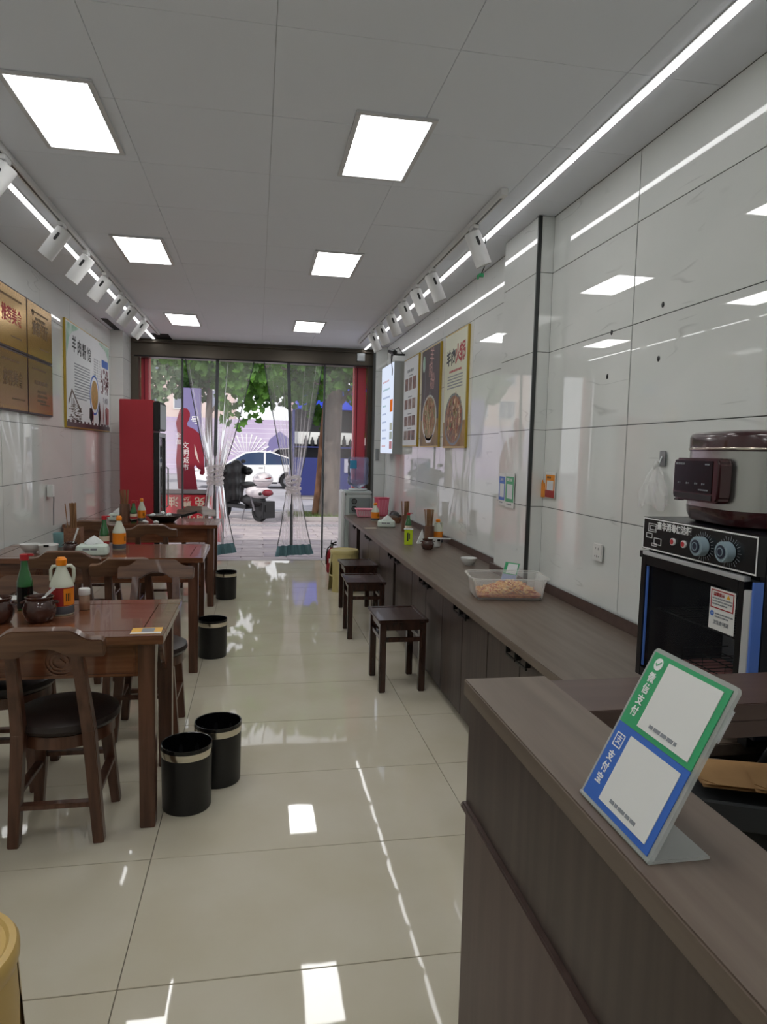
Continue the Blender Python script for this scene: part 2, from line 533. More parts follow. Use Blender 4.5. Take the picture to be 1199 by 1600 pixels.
def lines(x0, z0, x1, rows, step, h, y, jag=.25):
    # rows of illegible small print
    mb = MB()
    for i in range(rows):
        x = x0
        xe = x1 - random.random() * jag * (x1 - x0) * (i == rows - 1)
        while x < xe - h:
            wd = min(h * random.uniform(1.2, 3.2), xe - x)
            mb.box(x, y, z0 - i * step, x + wd, y + .0006, z0 - i * step - h)
            x += wd + h * .5
    return mb

XR, XL, ZC, YD = 1.62, -1.68, 2.776, 9.05

# ================================================================== ROOM SHELL
fl = struct('floor', MB().box(XL - .1, -2.6, -.05, XR + .1, 9.1, -.006), M['grout'])
xs = [XL, -1.557, -.357, .843, XR]
ys = [-2.6] + [1.8204 + .6 * k for k in range(-7, 12)] + [YD]
tm = {}
for i in range(4):
    for j in range(len(ys) - 1):
        a, b, c, d = xs[i] + .0015, xs[i + 1] - .0015, ys[j] + .0015, ys[j + 1] - .0015
        key = (round(b - a, 3), round(d - c, 3))
        if key not in tm:
            tm[key] = mesh_of('floor_tile', MB().cb(0, 0, -.005, b - a, d - c, .01), M['tile'], .0008)
        t = link('floor_tile', tm[key], fl)
        t.location = ((a + b) / 2, (c + d) / 2, 0)
        t.rotation_euler = (random.uniform(-1, 1) * .0009, random.uniform(-1, 1) * .0006, 0)

ZL = [0, .287, .7233, 1.160, 1.5968, 2.0335, 2.4703, ZC]
def tiled(parent, x, y0, y1, seams, face):
    # tiles on a wall parallel to Y; face = -1 looks towards -X
    cache = {}
    cuts = [y0] + sorted(s for s in seams if y0 < s < y1) + [y1]
    for a, b in zip(cuts, cuts[1:]):
        for c, d in zip(ZL, ZL[1:]):
            key = (round(b - a, 3), round(d - c, 3))
            if key not in cache:
                cache[key] = mesh_of('wall_tile', MB().cb(0, 0, 0, .012, b - a - .006, d - c - .0035), M['wtile'], .0008)
            t = link('wall_tile', cache[key], parent)
            t.location = (x - face * .006, (a + b) / 2, (c + d) / 2)
            t.rotation_euler = (0, random.uniform(-1, 1) * .0012, random.uniform(-1, 1) * .0012)

wr = struct('wall_right', MB().box(XR + .003, -2.6, 0, XR + .2, 9.3, 3.0), M['wgrout'])
tiled(wr, XR, -2.6, 3.734, [2.850 - .884 * k for k in range(7)], -1)
for hy, hz in ((2.62, 2.075), (3.03, 2.03), (2.63, 1.86), (3.05, 1.83)):
    obj('plug_hole', MB().ell((XR - .001, hy, hz), (.003, .010, .012), 10, 6), M['black'], wr)
tiled(wr, XR, 4.27, 9.05, [4.27 + .884 * k for k in range(1, 6)], -1)
cl = struct('trim_1', MB().box(1.537, 3.742, 0, XR + .002, 4.262, ZC), M['wgrout'])       # tiled pier on the right wall
tiled(cl, 1.53, 3.734, 4.27, [], -1)
for z0, z1 in zip(ZL, ZL[1:]):
    obj('wall_tile', MB().box(1.548, 3.732, z0 + .0015, XR, 3.741, z1 - .0015), M['wtile'], cl, .0008)
obj('corner_strip', MB().box(1.524, 3.726, 0, 1.546, 3.742, ZC), M['steel_trim'], cl, .002)
wl = struct('wall_left', MB().box(XL - .2, -2.6, 0, XL - .003, 9.3, 3.0), M['wgrout'])
tiled(wl, XL, -2.6, 8.55, [8.55 - .884 * k for k in range(1, 13)], 1)
pl = struct('trim_2', MB().box(XL - .003, 8.55, 0, -1.545, 9.05, ZC), M['wgrout'])
tiled(pl, -1.54, 8.55, 9.05, [], 1)
for z0, z1 in zip(ZL, ZL[1:]):
    obj('wall_tile', MB().box(XL, 8.541, z0 + .0015, -1.541, 8.55, z1 - .0015), M['wtile'], pl, .0008)
pr = struct('trim_3', MB().box(1.485, 8.78, 0, XR, 9.05, ZC), M['wgrout'])
for z0, z1 in zip(ZL, ZL[1:]):
    obj('wall_tile', MB().box(1.478, 8.77, z0 + .0015, XR - .001, 8.78, z1 - .0015), M['wtile'], pr, .0008)
struct('wall_back', MB().box(XL - .2, -2.8, 0, XR + .2, -2.6, 3.0), M['wtile'])

ce = struct('ceiling', MB().box(XL - .2, -2.7, ZC + .012, XR + .2, 9.3, ZC + .3), M['ceilgap'])
cx = [XL, -1.15, -.55, .05, .65, 1.25, XR]
cy = [-2.6] + [5.32 + .6 * k for k in range(-13, 7)] + [YD + .04]
cache = {}
for i in range(6):
    for j in range(len(cy) - 1):
        a, b, c, d = cx[i], cx[i + 1], cy[j], cy[j + 1]
        key = (round(b - a, 3), round(d - c, 3))
        if key not in cache:
            cache[key] = mesh_of('ceiling_panel', MB().cb(0, 0, .006, b - a - .0012, d - c - .0012, .012), M['ceil'], .0012)
        t = link('ceiling_panel', cache[key], ce)
        t.location = ((a + b) / 2, (c + d) / 2, ZC + random.random() * .0012)
obj('painted_dark_opening', MB().box(-1.235, 8.62, ZC - .004, -1.045, 9.03, ZC - .0005), M['blackmat'], ce)  # flat black plate, paints in the darkness of a missing ceiling panel
t = struct('trim_4', MB().box(-1.625, 7.8, ZC - .006, -1.56, 8.5, ZC - .0005), M['blackmat'])   # black strip painted in for the shade of a gap at the ceiling edge

# ceiling light panels
def ceiling_light(x, y, label):
    t = thing('ceiling_light', label, 'light', (x, y, ZC), 0, 'square ceiling lights')
    f = MB()
    for q in ((-.165, -.325, .165, -.304), (-.165, .304, .165, .325), (-.165, -.304, -.1435, .304), (.1435, -.304, .165, .304)):
        f.box(q[0], q[1], -.009, q[2], q[3], -.0005)
    obj('frame', f, M['lightframe'], t, .001)
    obj('diffuser', MB().box(-.1435, -.304, -.005, .1435, .304, -.0008), M['panel'], t)
    return t
LR = [('nearest', 2.81), ('middle', 4.74), ('farthest', 7.30)]
for nm, y in LR:
    ceiling_light(-.911 + .1435, y + .3045, nm + ' lit ceiling panel in the row above the tables')
    ceiling_light(.392 + .1435, y + .3045, nm + ' lit ceiling panel in the row beside the wall counter')
for x in (-.7675, .5355):
    for y in (.9, -1.1):
        ceiling_light(x, y, 'lit ceiling panel behind the photographer')

def light_strip(x, y0, y1, label):
    t = thing('light_strip', label, 'light strip', (x, y0, ZC))
    obj('housing', MB().box(-.021, 0, -.004, .021, y1 - y0, -.0005), M['lightframe'], t)
    obj('diffuser', MB().box(-.0145, 0, -.008, .0145, y1 - y0, -.004), M['strip'], t)
light_strip(1.372, -2.0, 9.0, 'thin lit strip in the ceiling along the poster wall')
light_strip(-1.265, -2.0, 9.0, 'thin lit strip in the ceiling above the brass plaques')

# track spots
def track(x, y0, y1, label):
    t = thing('light_track', label, 'light track', (x, y0, ZC - .034))
    obj('rail', MB().box(-.018, 0, 0, .018, y1 - y0, .0335), M['whitepaint'], t, .002)
    obj('conductor_slot', MB().box(-.006, .05, -.0006, .006, y1 - y0 - .05, .004), M['steel_trim'], t)
track(1.205, 3.4, 8.4, 'white track rail on the ceiling of the poster wall')
track(-1.14, 2.6, 8.5, 'white track rail on the ceiling above the tables')

def spot(label, group):
    t = thing('track_spotlight', label, 'spotlight', (0, 0, 0), 0, group)
    obj('adapter', MB().box(-.016, -.045, -.022, .016, .045, 0), M['whitepaint'], t, .002)
    obj('stem', MB().tube([(0, 0, -.02), (0, 0, -.06)], .013, 12), M['whitepaint'], t)
    m = Matrix.Translation((0, 0, -.062)) @ Matrix.Rotation(R(36), 4, 'Y')   # lower end swings to -x
    b = obj('lamp_body', MB().lathe([(.040, .03), (.045, .026), (.046, .02), (.046, -.165), (.042, -.165), (.04, -.12), (.001, -.118)], 28, caps=(True, True)).xf(m), M['whitepaint'], t)
    obj('slot', MB().add(*rounded_slot()).xf(m), M['black'], b)
    return t
def rounded_slot():
    vs = []; n = 8
    pts = [(.008 * cos(PI * k / n), .008 * sin(PI * k / n) + .018) for k in range(n + 1)] + [(-.008 * cos(PI * k / n), -.008 * sin(PI * k / n) - .018) for k in range(n + 1)]
    for x in (.044, .0466):
        for a, z in pts:
            vs.append((a, -x, z - .03))
    m = len(pts)
    fs = [tuple(range(m)), tuple(range(2 * m - 1, m - 1, -1))] + [(i, i + m, (i + 1) % m + m, (i + 1) % m) for i in range(m)]
    return vs, fs
ORD = ['first', 'second', 'third', 'fourth', 'fifth', 'sixth', 'seventh']
sp0 = None
for i, y in enumerate((3.52, 4.46, 5.05, 5.64, 6.29, 6.76, 7.46)):
    lb = 'white cylinder spotlight, %s from the near end of the track above the tables' % ORD[i]
    if sp0 is None:
        sp0 = spot(lb, 'spotlights on the table side'); sp0.location = (-1.14, y, ZC - .034)
    else:
        again(sp0, (-1.14, y, ZC - .034), 0, lb)
for i, y in enumerate((3.9, 4.86, 5.35, 5.84, 6.38, 6.95, 7.43)):
    again(sp0, (1.205, y, ZC - .034), 0, 'white cylinder spotlight, %s from the near end of the track above the posters' % ORD[i], 'spotlights on the poster side')
for o in list(COL.objects):
    if o.get('group') == 'spotlights on the poster side':
        for ch in o.children:
            if ch.name.startswith('lamp_body'):
                # this row swings the other way, towards the poster wall
                pv = Matrix.Translation((0, 0, -.062))
                ch.matrix_local = pv @ Matrix.Rotation(R(-60), 4, 'Y') @ pv.inverted()

# ------------------------------------------------------------------ door front
struct('trim_5', MB().box(-1.56, 9.05, 2.555, 1.62, 9.22, 2.80), M['bronze'], None, .004)        # header box over the opening
obj('roller', MB().tube([(-1.5, 9.02, 2.735), (1.46, 9.02, 2.735)], .012, 10), M['bronze'], bpy.data.objects['trim_5'])
obj('lip', MB().box(-1.5, 9.035, 2.555, 1.48, 9.05, 2.57), M['blackmat'], bpy.data.objects['trim_5'])
obj('lock_plate', MB().box(1.27, 9.015, 2.62, 1.37, 9.05, 2.72), M['alu'], bpy.data.objects['trim_5'], .003)
struct('wall_front', MB().box(XL - .2, 9.05, 2.80, XR + .2, 9.3, 3.06), M['wtile'])
struct('trim_6', MB().box(-1.68, 9.052, 0, -1.45, 9.2, 2.555), M['bronze'], None, .004)
struct('trim_7', MB().box(1.425, 9.052, 0, 1.62, 9.2, 2.555), M['bronze'], None, .004)
for k, (x0, x1, lb) in enumerate(((-1.45, -1.345, 'red'), (1.262, 1.425, 'red'))):
    m = MB().box(x0, 9.22, 0, x1, 9.34, 2.62)
    p = struct('trim_%d' % (8 + k), m, M['redpost'], None, .006)
    obj('groove', MB().box(x0 + .035, 9.214, .02, x0 + .05, 9.2205, 2.58), M['figred'], p)
struct('trim_10', MB().box(XL, 9.05, -.03, XR, 9.16, .001), M['kerb'], None, .003)     # threshold
obj('lock_bracket', MB().box(1.495, 8.756, 1.34, 1.545, 8.7695, 1.49).box(1.50, 8.73, 1.355, 1.515, 8.757, 1.37).box(1.50, 8.73, 1.46, 1.515, 8.757, 1.475).box(1.50, 8.722, 1.355, 1.515, 8.732, 1.475), M['alu'], pr, .001)

# fixed glass leaves beside the curtains
def leaf_pane(x0, x1, n):
    t = thing('window_%d' % n, None, None, ((x0 + x1) / 2, 9.13, .02), 0, kind='structure')
    h = (x1 - x0) / 2
    obj('pane', MB().box(-h, -.004, .01, h, .004, 2.56), M['glass'], t)
    s = 1 if n == 1 else -1
    obj('edge_strip', MB().box(s * h - .012, -.012, 0, s * h + .012, .012, 2.56), M['curtedge'], t, .002)
leaf_pane(-1.345, -.935, 1)
leaf_pane(.86, 1.262, 2)

# clear vinyl door curtains, knotted half way down
def vinyl_curtain(label, xt0, xt1, xk, zk, wk, xb0, xb1, strips, slope, ph):
    t = thing('vinyl_curtain', label, 'curtain', (xk, 9.14, 0), 0, 'clear door curtains')
    zt = 2.56
    def shape(u, z):
        if z > zk:
            q = ((z - zk) / (zt - zk))
            e = q ** .85
            l = xk - wk / 2 + (xt0 - xk + wk / 2) * e; r = xk + wk / 2 + (xt1 - xk - wk / 2) * e
        else:
            q = (zk - z) / zk
            e = q ** .9 * (1 - .18 * sin(PI * q))
            l = xk - wk / 2 + (xb0 - xk + wk / 2) * e; r = xk + wk / 2 + (xb1 - xk - wk / 2) * e
        wd = r - l
        tight = math.exp(-((z - zk) / .22) ** 2)
        amp = .007 + .05 * math.exp(-((z - zk) / .75) ** 2)
        y = amp * sin(2 * PI * 5.2 * u + ph) + .6 * amp * sin(2 * PI * 3.2 * u + ph * 3 + z * .8) + .015 * sin(2 * PI * 1.5 * u + ph * 2 + z)
        x = l + wd * (u + .014 * sin(2 * PI * 10.4 * u + ph))
        if tight > .4:
            y = y * 1.15
        zz = z
        if z < zk:
            zz = z + slope * (x - xk) * (zk - z) / zk
        return Vector((x - xk, y, zz))
    obj('sheet', MB().grid(lambda u, v: shape(u, zt + (.19 - zt) * v), 90, 60), M['curtain'], t)
    hm = MB()
    hm.grid(lambda u, v: shape(u, .19 - .135 * v) + Vector((0, -.012, 0)), 60, 2)
    hm.grid(lambda u, v: shape(u, .19 - .135 * v) + Vector((0, .012, 0)), 60, 2)
    obj('weighted_hem', hm, M['hem'], t)
    for u, wd in strips:
        st = MB()
        zs = [zt + (.19 - zt) * k / 40 for k in range(41)]
        st.grid(lambda a, v: shape(u, zt + (.19 - zt) * v) + Vector(((a - .5) * wd * (.5 if abs(zt + (.19 - zt) * v - zk) < .25 else 1), -.018, 0)), 1, 50)
        obj('edge_strip', st, M['curtedge'], t)
    kn = MB()
    for k in range(5):
        kn.tube([(wk * .62 * cos(a), .075 * sin(a), zk - .10 + .05 * k + .02 * sin(a * 2 + k)) for a in [2 * PI * i / 18 for i in range(19)]], .018 + .006 * sin(k * 2), 8)
    obj('knot', kn, M['knot'], t)
    return t
vinyl_curtain('clear vinyl door curtain beside the fridge, knotted at waist height', -.90, -.05, -.53, 1.10, .15, -.78, -.24, ((.0, .012), (.47, .042), (1.0, .012)), .16, .4)
vinyl_curtain('clear vinyl door curtain beside the tree trunk, knotted at waist height', .07, .84, .47, .98, .14, .22, .78, ((.0, .012), (.43, .042), (1.0, .012)), .07, 1.7)

# ================================================================== TABLES
def make_table():
    t = thing('dining_table', '', 'table', (0, 0, 0), 0, 'dark wooden dining tables')
    W, D, H = 1.32, .64, .755
    top = MB().box(-W / 2 + .09, -D / 2 + .09, H - .028, W / 2 - .09, D / 2 - .09, H)
    obj('tabletop', top, M['wood'], t)
    for q in ((-W / 2, -D / 2, W / 2, -D / 2 + .088), (-W / 2, D / 2 - .088, W / 2, D / 2)):
        obj('top_border', MB().box(q[0], q[1], H - .032, q[2], q[3], H), M['wood'], t, .003)
    for q in ((-W / 2, -D / 2 + .09, -W / 2 + .088, D / 2 - .09), (W / 2 - .088, -D / 2 + .09, W / 2, D / 2 - .09)):
        obj('top_border', MB().box(q[0], q[1], H - .032, q[2], q[3], H), M['wood'], t, .003)
    lx, ly = W / 2 - .065, D / 2 - .06
    for sx in (-1, 1):
        for sy in (-1, 1):
            obj('leg', MB().bar((sx * lx, sy * ly, 0), (sx * lx, sy * ly, H - .032), .056, .06, .062, .066), M['woodv'], t, .003)
    for sy in (-1, 1):
        y = sy * (ly + .005)
        a = MB().box(-lx + .03, y - .009, H - .165, lx - .03, y + .009, H - .033)
        ap = obj('apron', a, M['wood'], t, .002)
        c = MB()
        yy = y + sy * .009
        y0, y1 = yy, yy + sy * .007
        for cxx in (-.29, .29):
            for r in (.058, .045, .032):
                c.ring(cxx, H - .10, r - .007, r, y0, y1, 24, .95)
            c.prism([(cxx - .02, H - .105), (cxx, H - .118), (cxx + .02, H - .105), (cxx, H - .088)], y0, y1)
        for z in (H - .155, H - .045):
            c.box(-lx + .04, y0, z - .004, lx - .04, y1, z + .004)
        for x in (-lx + .045, lx - .045, -.12, .12):
            c.box(x - .004, y0, H - .155, x + .004, y1, H - .045)
        obj('carving', c, M['wood'], ap)
    for sx in (-1, 1):
        x = sx * (lx + .003)
        ap = obj('end_apron', MB().box(x - .009, -ly + .03, H - .10, x + .009, ly - .03, H - .033), M['wood'], t, .002)
        for sy in (-1, 1):
            n = 8
            poly = [(sy * (ly - .03), H - .10), (sy * (ly - .03), H - .30)] + [(sy * (ly - .03 - .17 * sin(PI / 2 * k / n) ** 1.4), H - .30 + .2 * (1 - cos(PI / 2 * k / n)) ** .8) for k in range(1, n + 1)]
            obj('bracket', MB().prism(poly, -.008, .008).xf(Matrix.Translation((x, 0, 0)) @ Matrix.Rotation(PI / 2, 4, 'Z')), M['wood'], ap, .001)
    return t
TX = -.335 - .66
tb = make_table()
tb.location = (TX, 2.92, 0)
tb['label'] = 'dark wooden table nearest the photographer, with brown jars and a yellow card'
again(tb, (TX + .005, 4.775, 0), 0, 'dark wooden table between the other two, with tissue pack and white bowls')
again(tb, (TX - .01, 6.69, 0), 0, 'dark wooden table nearest the red fridge, with a black pan')

# ================================================================== CHAIRS
def make_chair():
    t = thing('dining_chair', '', 'chair', (0, 0, 0), 0, 'dark wooden chairs around the tables')
    obj('seat', MB().lathe([(.165, .405), (.182, .412), (.192, .428), (.188, .448), (.16, .462), (.09, .466), (.001, .467)], 36, sy=.98), M['leather'], t)
    obj('seat_frame', MB().lathe([(.16, .355), (.172, .36), (.172, .405), (.16, .405)], 36, sy=.98), M['woodv'], t)
    for s in (-1, 1):
        obj('leg', MB().bar((s * .148, .15, 0), (s * .115, .115, .36), .034, .04, .044, .048), M['woodv'], t, .003)
        b = MB().bar((s * .146, -.15, 0), (s * .118, -.162, .43), .038, .042, .044, .046)
        b.bar((s * .118, -.162, .43), (s * .104, -.262, .745), .044, .046, .036, .034)
        obj('leg', b, M['woodv'], t, .003)
    for s in (-1, 1):
        obj('stretcher', MB().bar((s * .138, -.15, .19), (s * .133, .14, .19), .018, .032), M['woodv'], t, .002)
    obj('stretcher', MB().bar((-.134, .138, .22), (.134, .138, .22), .032, .018, ref=(0, 0, 1)), M['woodv'], t, .002)
    obj('stretcher', MB().bar((-.136, -.154, .15), (.136, -.154, .15), .034, .018, ref=(0, 0, 1)), M['woodv'], t, .002)
    top = [(-.198, .0), (-.198, .062), (-.185, .066), (-.16, .066), (-.135, .074), (-.115, .090), (-.10, .100), (-.085, .103),
           (.085, .103), (.10, .100), (.115, .090), (.135, .074), (.16, .066), (.185, .066), (.198, .062), (.198, .0)]
    bot = [(.085, .0), (.07, .006), (.055, .018), (.038, .027), (.018, .032), (-.018, .032), (-.038, .027), (-.055, .018), (-.07, .006), (-.085, .0)]
    m = MB().prism(top + bot, -.018, .018).xf(Matrix.Translation((0, -.268, .735)) @ Matrix.Rotation(R(15), 4, 'X'))
    obj('crest_rail', m, M['woodx'], t, .004)
    return t
ch = make_chair()
ch.location = (-.705, 2.72, 0)
ch['label'] = 'dark wooden chair nearest the photographer with its back turned, leather seat clearly seen'
CH = [(-.535, 3.60, PI, 'dark wooden aisle-side chair facing the near table from its far side'),
      (-1.05, 3.14, PI, 'dark wooden chair pushed in behind the brown jars of the near table'),
      (-.70, 4.24, 0, 'dark wooden aisle-side chair facing the middle table, back towards the near table'),
      (-1.09, 4.50, 0, 'dark wooden chair at the wall end of the middle table, back hiding the tissue pack'),
      (-.82, 5.95, 0, 'dark wooden chair on the aisle side, facing the table with the black pan'),
      (-1.33, 6.22, 0, 'dark wooden chair by the left wall, facing the table with the black pan'),
      (-.62, 7.16, PI, 'dark wooden chair at the far side of the last table, near the fridge')]
for x, y, rz, lb in CH:
    again(ch, (x, y, 0), rz, lb)

# square stools at the counter
def make_stool():
    t = thing('square_stool', '', 'stool', (0, 0, 0), 0, 'dark wooden stools at the wall counter')
    W, D, H = .285, .36, .45
    obj('seat', MB().box(-W / 2 - .012, -D / 2 - .012, H - .022, W / 2 + .012, D / 2 + .012, H - .004), M['stoolwood'], t, .005)
    rim = MB()
    for q in ((-W / 2 - .012, -D / 2 - .012, W / 2 + .012, -D / 2 + .01), (-W / 2 - .012, D / 2 - .01, W / 2 + .012, D / 2 + .012),
              (-W / 2 - .012, -D / 2 + .01, -W / 2 + .01, D / 2 - .01), (W / 2 - .01, -D / 2 + .01, W / 2 + .012, D / 2 - .01)):
        rim.box(q[0], q[1], H - .006, q[2], q[3], H)
    obj('rim', rim, M['stoolwood'], t, .002)
    for sx in (-1, 1):
        for sy in (-1, 1):
            obj('leg', MB().cb(sx * (W / 2 - .02), sy * (D / 2 - .02), (H - .022) / 2, .04, .04, H - .022), M['stoolwood'], t, .004)
    for sy in (-1, 1):
        obj('apron', MB().cb(0, sy * (D / 2 - .02), H - .046, W - .08, .022, .048), M['stoolwood'], t, .002)
        obj('stretcher', MB().cb(0, sy * (D / 2 - .02), H - .128, W - .08, .022, .026), M['stoolwood'], t, .002)
    for sx in (-1, 1):
        obj('apron', MB().cb(sx * (W / 2 - .02), 0, H - .046, .022, D - .08, .048), M['stoolwood'], t, .002)
        obj('stretcher', MB().cb(sx * (W / 2 - .02), 0, H - .128, .022, D - .08, .026), M['stoolwood'], t, .002)
    return t
st = make_stool()
st.location = (.873, 4.165, 0)
st.rotation_euler = (0, 0, R(1))
st['label'] = 'dark square wooden stool nearest the photographer, empty seat'
again(st, (.842, 5.36, 0), R(-1), 'dark square wooden stool standing between the other two dark stools')
again(st, (.905, 6.13, 0), R(2), 'dark square wooden stool just in front of the yellow plastic stool')

# round plastic stools
def plastic_stool(label, loc, rz, m, r=.155, h=.43, group='round plastic stools'):
    t = thing('plastic_stool', label, 'stool', loc, rz, group)
    obj('seat', MB().lathe([(r * .98, h - .045), (r, h - .03), (r, h - .012), (r * .96, h - .002), (r * .88, h), (r * .84, h - .006), (.02, h - .008), (.001, h - .008)], 40, caps=(True, True)), m, t)
    for k in range(4):
        a0 = PI / 4 + k * PI / 2
        mb = MB()
        n = 12
        def leg(u, v, off):
            z = (h - .04) * (1 - v)
            half = R(43) - R(13) * math.sqrt(min(1, max(0, (v - .2) / .5)))
            a = a0 + (u - .5) * 2 * half
            rr = r * (.97 + .15 * v) - off
            return Vector((rr * cos(a), rr * sin(a), z))
        mb.grid(lambda u, v: leg(u, v, 0), n, 16)
        mb.grid(lambda u, v: leg(u, v, .006), n, 16)
        obj('leg', mb, m, t)
    obj('ring', MB().lathe([(r * 1.04, h * .36), (r * 1.04, h * .40), (r * 1.01, h * .40), (r * 1.01, h * .36)], 36, caps=(False, False)), m, t)
    return t
plastic_stool('tall round yellow plastic stool next to the red fire extinguisher', (.908, 7.10, 0), R(20), M['yellowst'], .15)
plastic_stool('tan plastic stool cut off by the bottom edge, on the aisle tiles', (-.623, 1.395, 0), R(10), M['tanst'], .16, .45)

# bins
def bin_(label, loc):
    t = thing('waste_bin', label, 'waste bin', loc, 0, 'black waste bins by the tables')
    r, h = .101, .262
    obj('body', MB().lathe([(r * .93, 0), (r * .95, .004), (r * .985, h - .03), (r * .985, h - .004), (r * .96, h - .004), (r * .93, .02), (.001, .02)], 36), M['binblack'], t)
    obj('chrome_rim', MB().lathe([(r * .985, h - .041), (r * 1.0, h - .039), (r * 1.0, h - .010), (r * .99, h - .010)], 36, caps=(False, False)), M['chrome'], t)
    obj('liner', MB().grid(lambda u, v: Vector(((r * .955 - .006 * (1 + sin(u * 2 * PI * 9)) * v) * cos(2 * PI * u), (r * .955 - .006 * (1 + sin(u * 2 * PI * 9)) * v) * sin(2 * PI * u), h + .002 - .19 * v)), 72, 8)
        .lathe([(r * .955, h + .002), (r * 1.0, h + .003), (r * 1.003, h - .013)], 36, caps=(False, False)), M['liner'], t)
    return t
b0 = bin_('black bin with chrome rim in front of the near table leg, closest to the camera', (-.27, 2.79, 0))
again(b0, (-.158, 3.0, 0), .5, 'black bin with chrome rim standing just behind another bin in the aisle')
again(b0, (-.297, 4.865, 0), 1.1, 'black bin with chrome rim against the leg of the middle table')
again(b0, (-.285, 6.765, 0), 2.0, 'black bin at the aisle end of the table with the black pan')

# ================================================================== WALL COUNTER
ct = obj('counter_worktop', MB().prismz([(1.03, 1.60), (1.615, 1.60), (1.615, 3.72), (1.523, 3.72), (1.523, 4.28), (1.612, 4.28), (1.612, 8.16), (1.03, 8.16)], .655, .69), M['lamtop'], None, .003)
tag(ct, 'long brown laminate worktop running along the tiled wall to the door', 'counter')
us = MB().box(1.594, 1.61, .6905, 1.6065, 3.72, .745)
obj('upstand', us, M['laminner'], ct, .002)
obj('upstand', MB().box(1.510, 3.705, .6905, 1.5225, 4.295, .745), M['laminner'], ct, .002)
obj('upstand', MB().box(1.594, 4.30, .6905, 1.6065, 8.15, .745), M['laminner'], ct, .002)
obj('upstand_cap', MB().box(1.5935, 1.61, .7455, 1.607, 3.70, .748).box(1.5935, 4.31, .7455, 1.607, 8.15, .748), M['alu'], ct)
def cabinet(y0, y1, label, doors):
    t = thing('base_cabinet', label, 'cabinet', (1.105, (y0 + y1) / 2, 0), -PI / 2, 'base cabinets under the wall counter')
    h = (y1 - y0) / 2
    top = .653
    obj('body', MB().box(-h + .002, .0, .06, h - .002, .40, top).box(-h + .01, .03, 0, h - .01, .40, .0595), M['lamv'], t)
    for (a, b, hx) in doors:     # a..b along local x in 0..1 of the unit, hx handle position
        xa, xb = -h + a * 2 * h + .003, -h + b * 2 * h - .003
        d = obj('door', MB().box(xa, -.019, .05, xb, -.0005, top - .004), M['lamv'], t, .0015)
        x = xa + (xb - xa) * hx
        hd = MB().box(x - .055, -.042, top - .062, x + .055, -.034, top - .052).box(x - .055, -.042, top - .051, x - .047, -.0195, top - .012).box(x + .047, -.042, top - .051, x + .055, -.0195, top - .012).box(x - .0465, -.034, top - .02, x + .0465, -.0195, top - .012)
        obj('handle', hd, M['black'], d, .001)
    return t
two = [(0, .5, .86), (.5, 1, .14)]
cabinet(1.62, 2.25, 'dark base cabinet hidden behind the tall cashier counter', two)
cabinet(2.25, 3.07, 'dark base cabinet with two doors beside the corner of the cashier counter', two)
cabinet(3.07, 3.88, 'dark base cabinet with two doors below the tub of fried shreds', two)
cabinet(3.88, 4.70, 'dark base cabinet with two doors behind the nearest dark stool', two)
cabinet(4.70, 5.28, 'dark base cabinet with one door just before the narrow gap', [(0, 1, .16)])
cabinet(5.37, 6.02, 'dark base cabinet with one door just past the narrow gap', [(0, 1, .86)])
cabinet(6.02, 7.22, 'dark base cabinet with two doors nearest the yellow stool', two)
cabinet(7.46, 8.15, 'grey-lit base cabinet at the far end beside the water dispenser', [(0, 1, .84)])

# ================================================================== CASHIER COUNTER
cc = thing('cashier_counter', 'tall brown cashier counter in the foreground with a card stand on top', 'counter', (0, 0, 0))
obj('top_slab', MB().box(.414, -.9, .966, .588, 1.302, 1.0), M['lamtop'], cc, .0025)
obj('upper_panel', MB().box(.424, -.9, .748, .57, 1.292, .9655), M['lamfront'], cc, .001)
obj('ledge', MB().box(.414, -.9, .733, .57, 1.296, .7475), M['lamlow'], cc, .003)
obj('lower_panel', MB().box(.424, -.9, .08, .57, 1.292, .7325), M['lamlow'], cc, .001)
obj('plinth', MB().box(.44, -.9, 0, .57, 1.28, .0795), M['blackmat'], cc)
cs = obj('cross_shelf', MB().box(.5885, 1.178, .935, 1.60, 1.358, .97), M['laminner'], None, .002)
tag(cs, 'brown cross shelf joining the tall counter to the tiled wall below the steriliser', 'shelf')
obj('front_rail', MB().box(.5885, 1.179, .90, 1.60, 1.19, .9345), M['laminner'], cs, .001)
gb = thing('storage_box', 'dark grey box under the cross shelf, topped with flat brown paper bags', 'box', (1.26, 1.315, 0), R(-25))
obj('pedestal', MB().box(-.27, -.08, 0, .27, .10, .6395), M['blackmat'], gb)
obj('tray', MB().rlathe([(.006, .64), (0, .646), (0, .698), (.006, .70), (.012, .70), (.014, .668), (.02, .665)], .60, .25, .015), M['greybox'], gb)
for i, (dx, dy, rz, z, wd) in enumerate(((.02, .05, -19, .7005, .5), (.0, .0, -22, .7105, .5), (.05, -.06, -27, .7205, .42))):
    k = thing('paper_bag', ('flat brown paper bag at the back of the stack in the grey box', 'flat brown paper bag in the middle of the stack in the grey box', 'flat brown paper bag on top of the stack in the grey box')[i], 'paper bag', (1.26 + dx, 1.315 + dy, z), R(rz), 'flat paper bags')
    obj('sheet', MB().grid(lambda u, v: Vector(((u - .5) * wd, (v - .5) * .13, .006 + .002 * sin(u * 5 + i) * (1 - v))), 10, 4).grid(lambda u, v: Vector(((u - .5) * wd, (v - .5) * .13, .0005)), 10, 4), M['kraft'], k)
    obj('fold', MB().prismz([(-wd / 2 + .03, -.065), (wd / 2, -.065), (wd / 2, -.03), (-wd / 2 + .05, -.025), (-wd / 2, -.045)], .0082, .0094), M['kraft'], k)
    obj('print', MB().add(*(lambda q: ([(a, -c - .06, .0097 + b * 0) for a, b, c in q.v], q.f))(lines(-.05, .0, .15, 1, .02, .006, 0))), M['inkgold'], k)
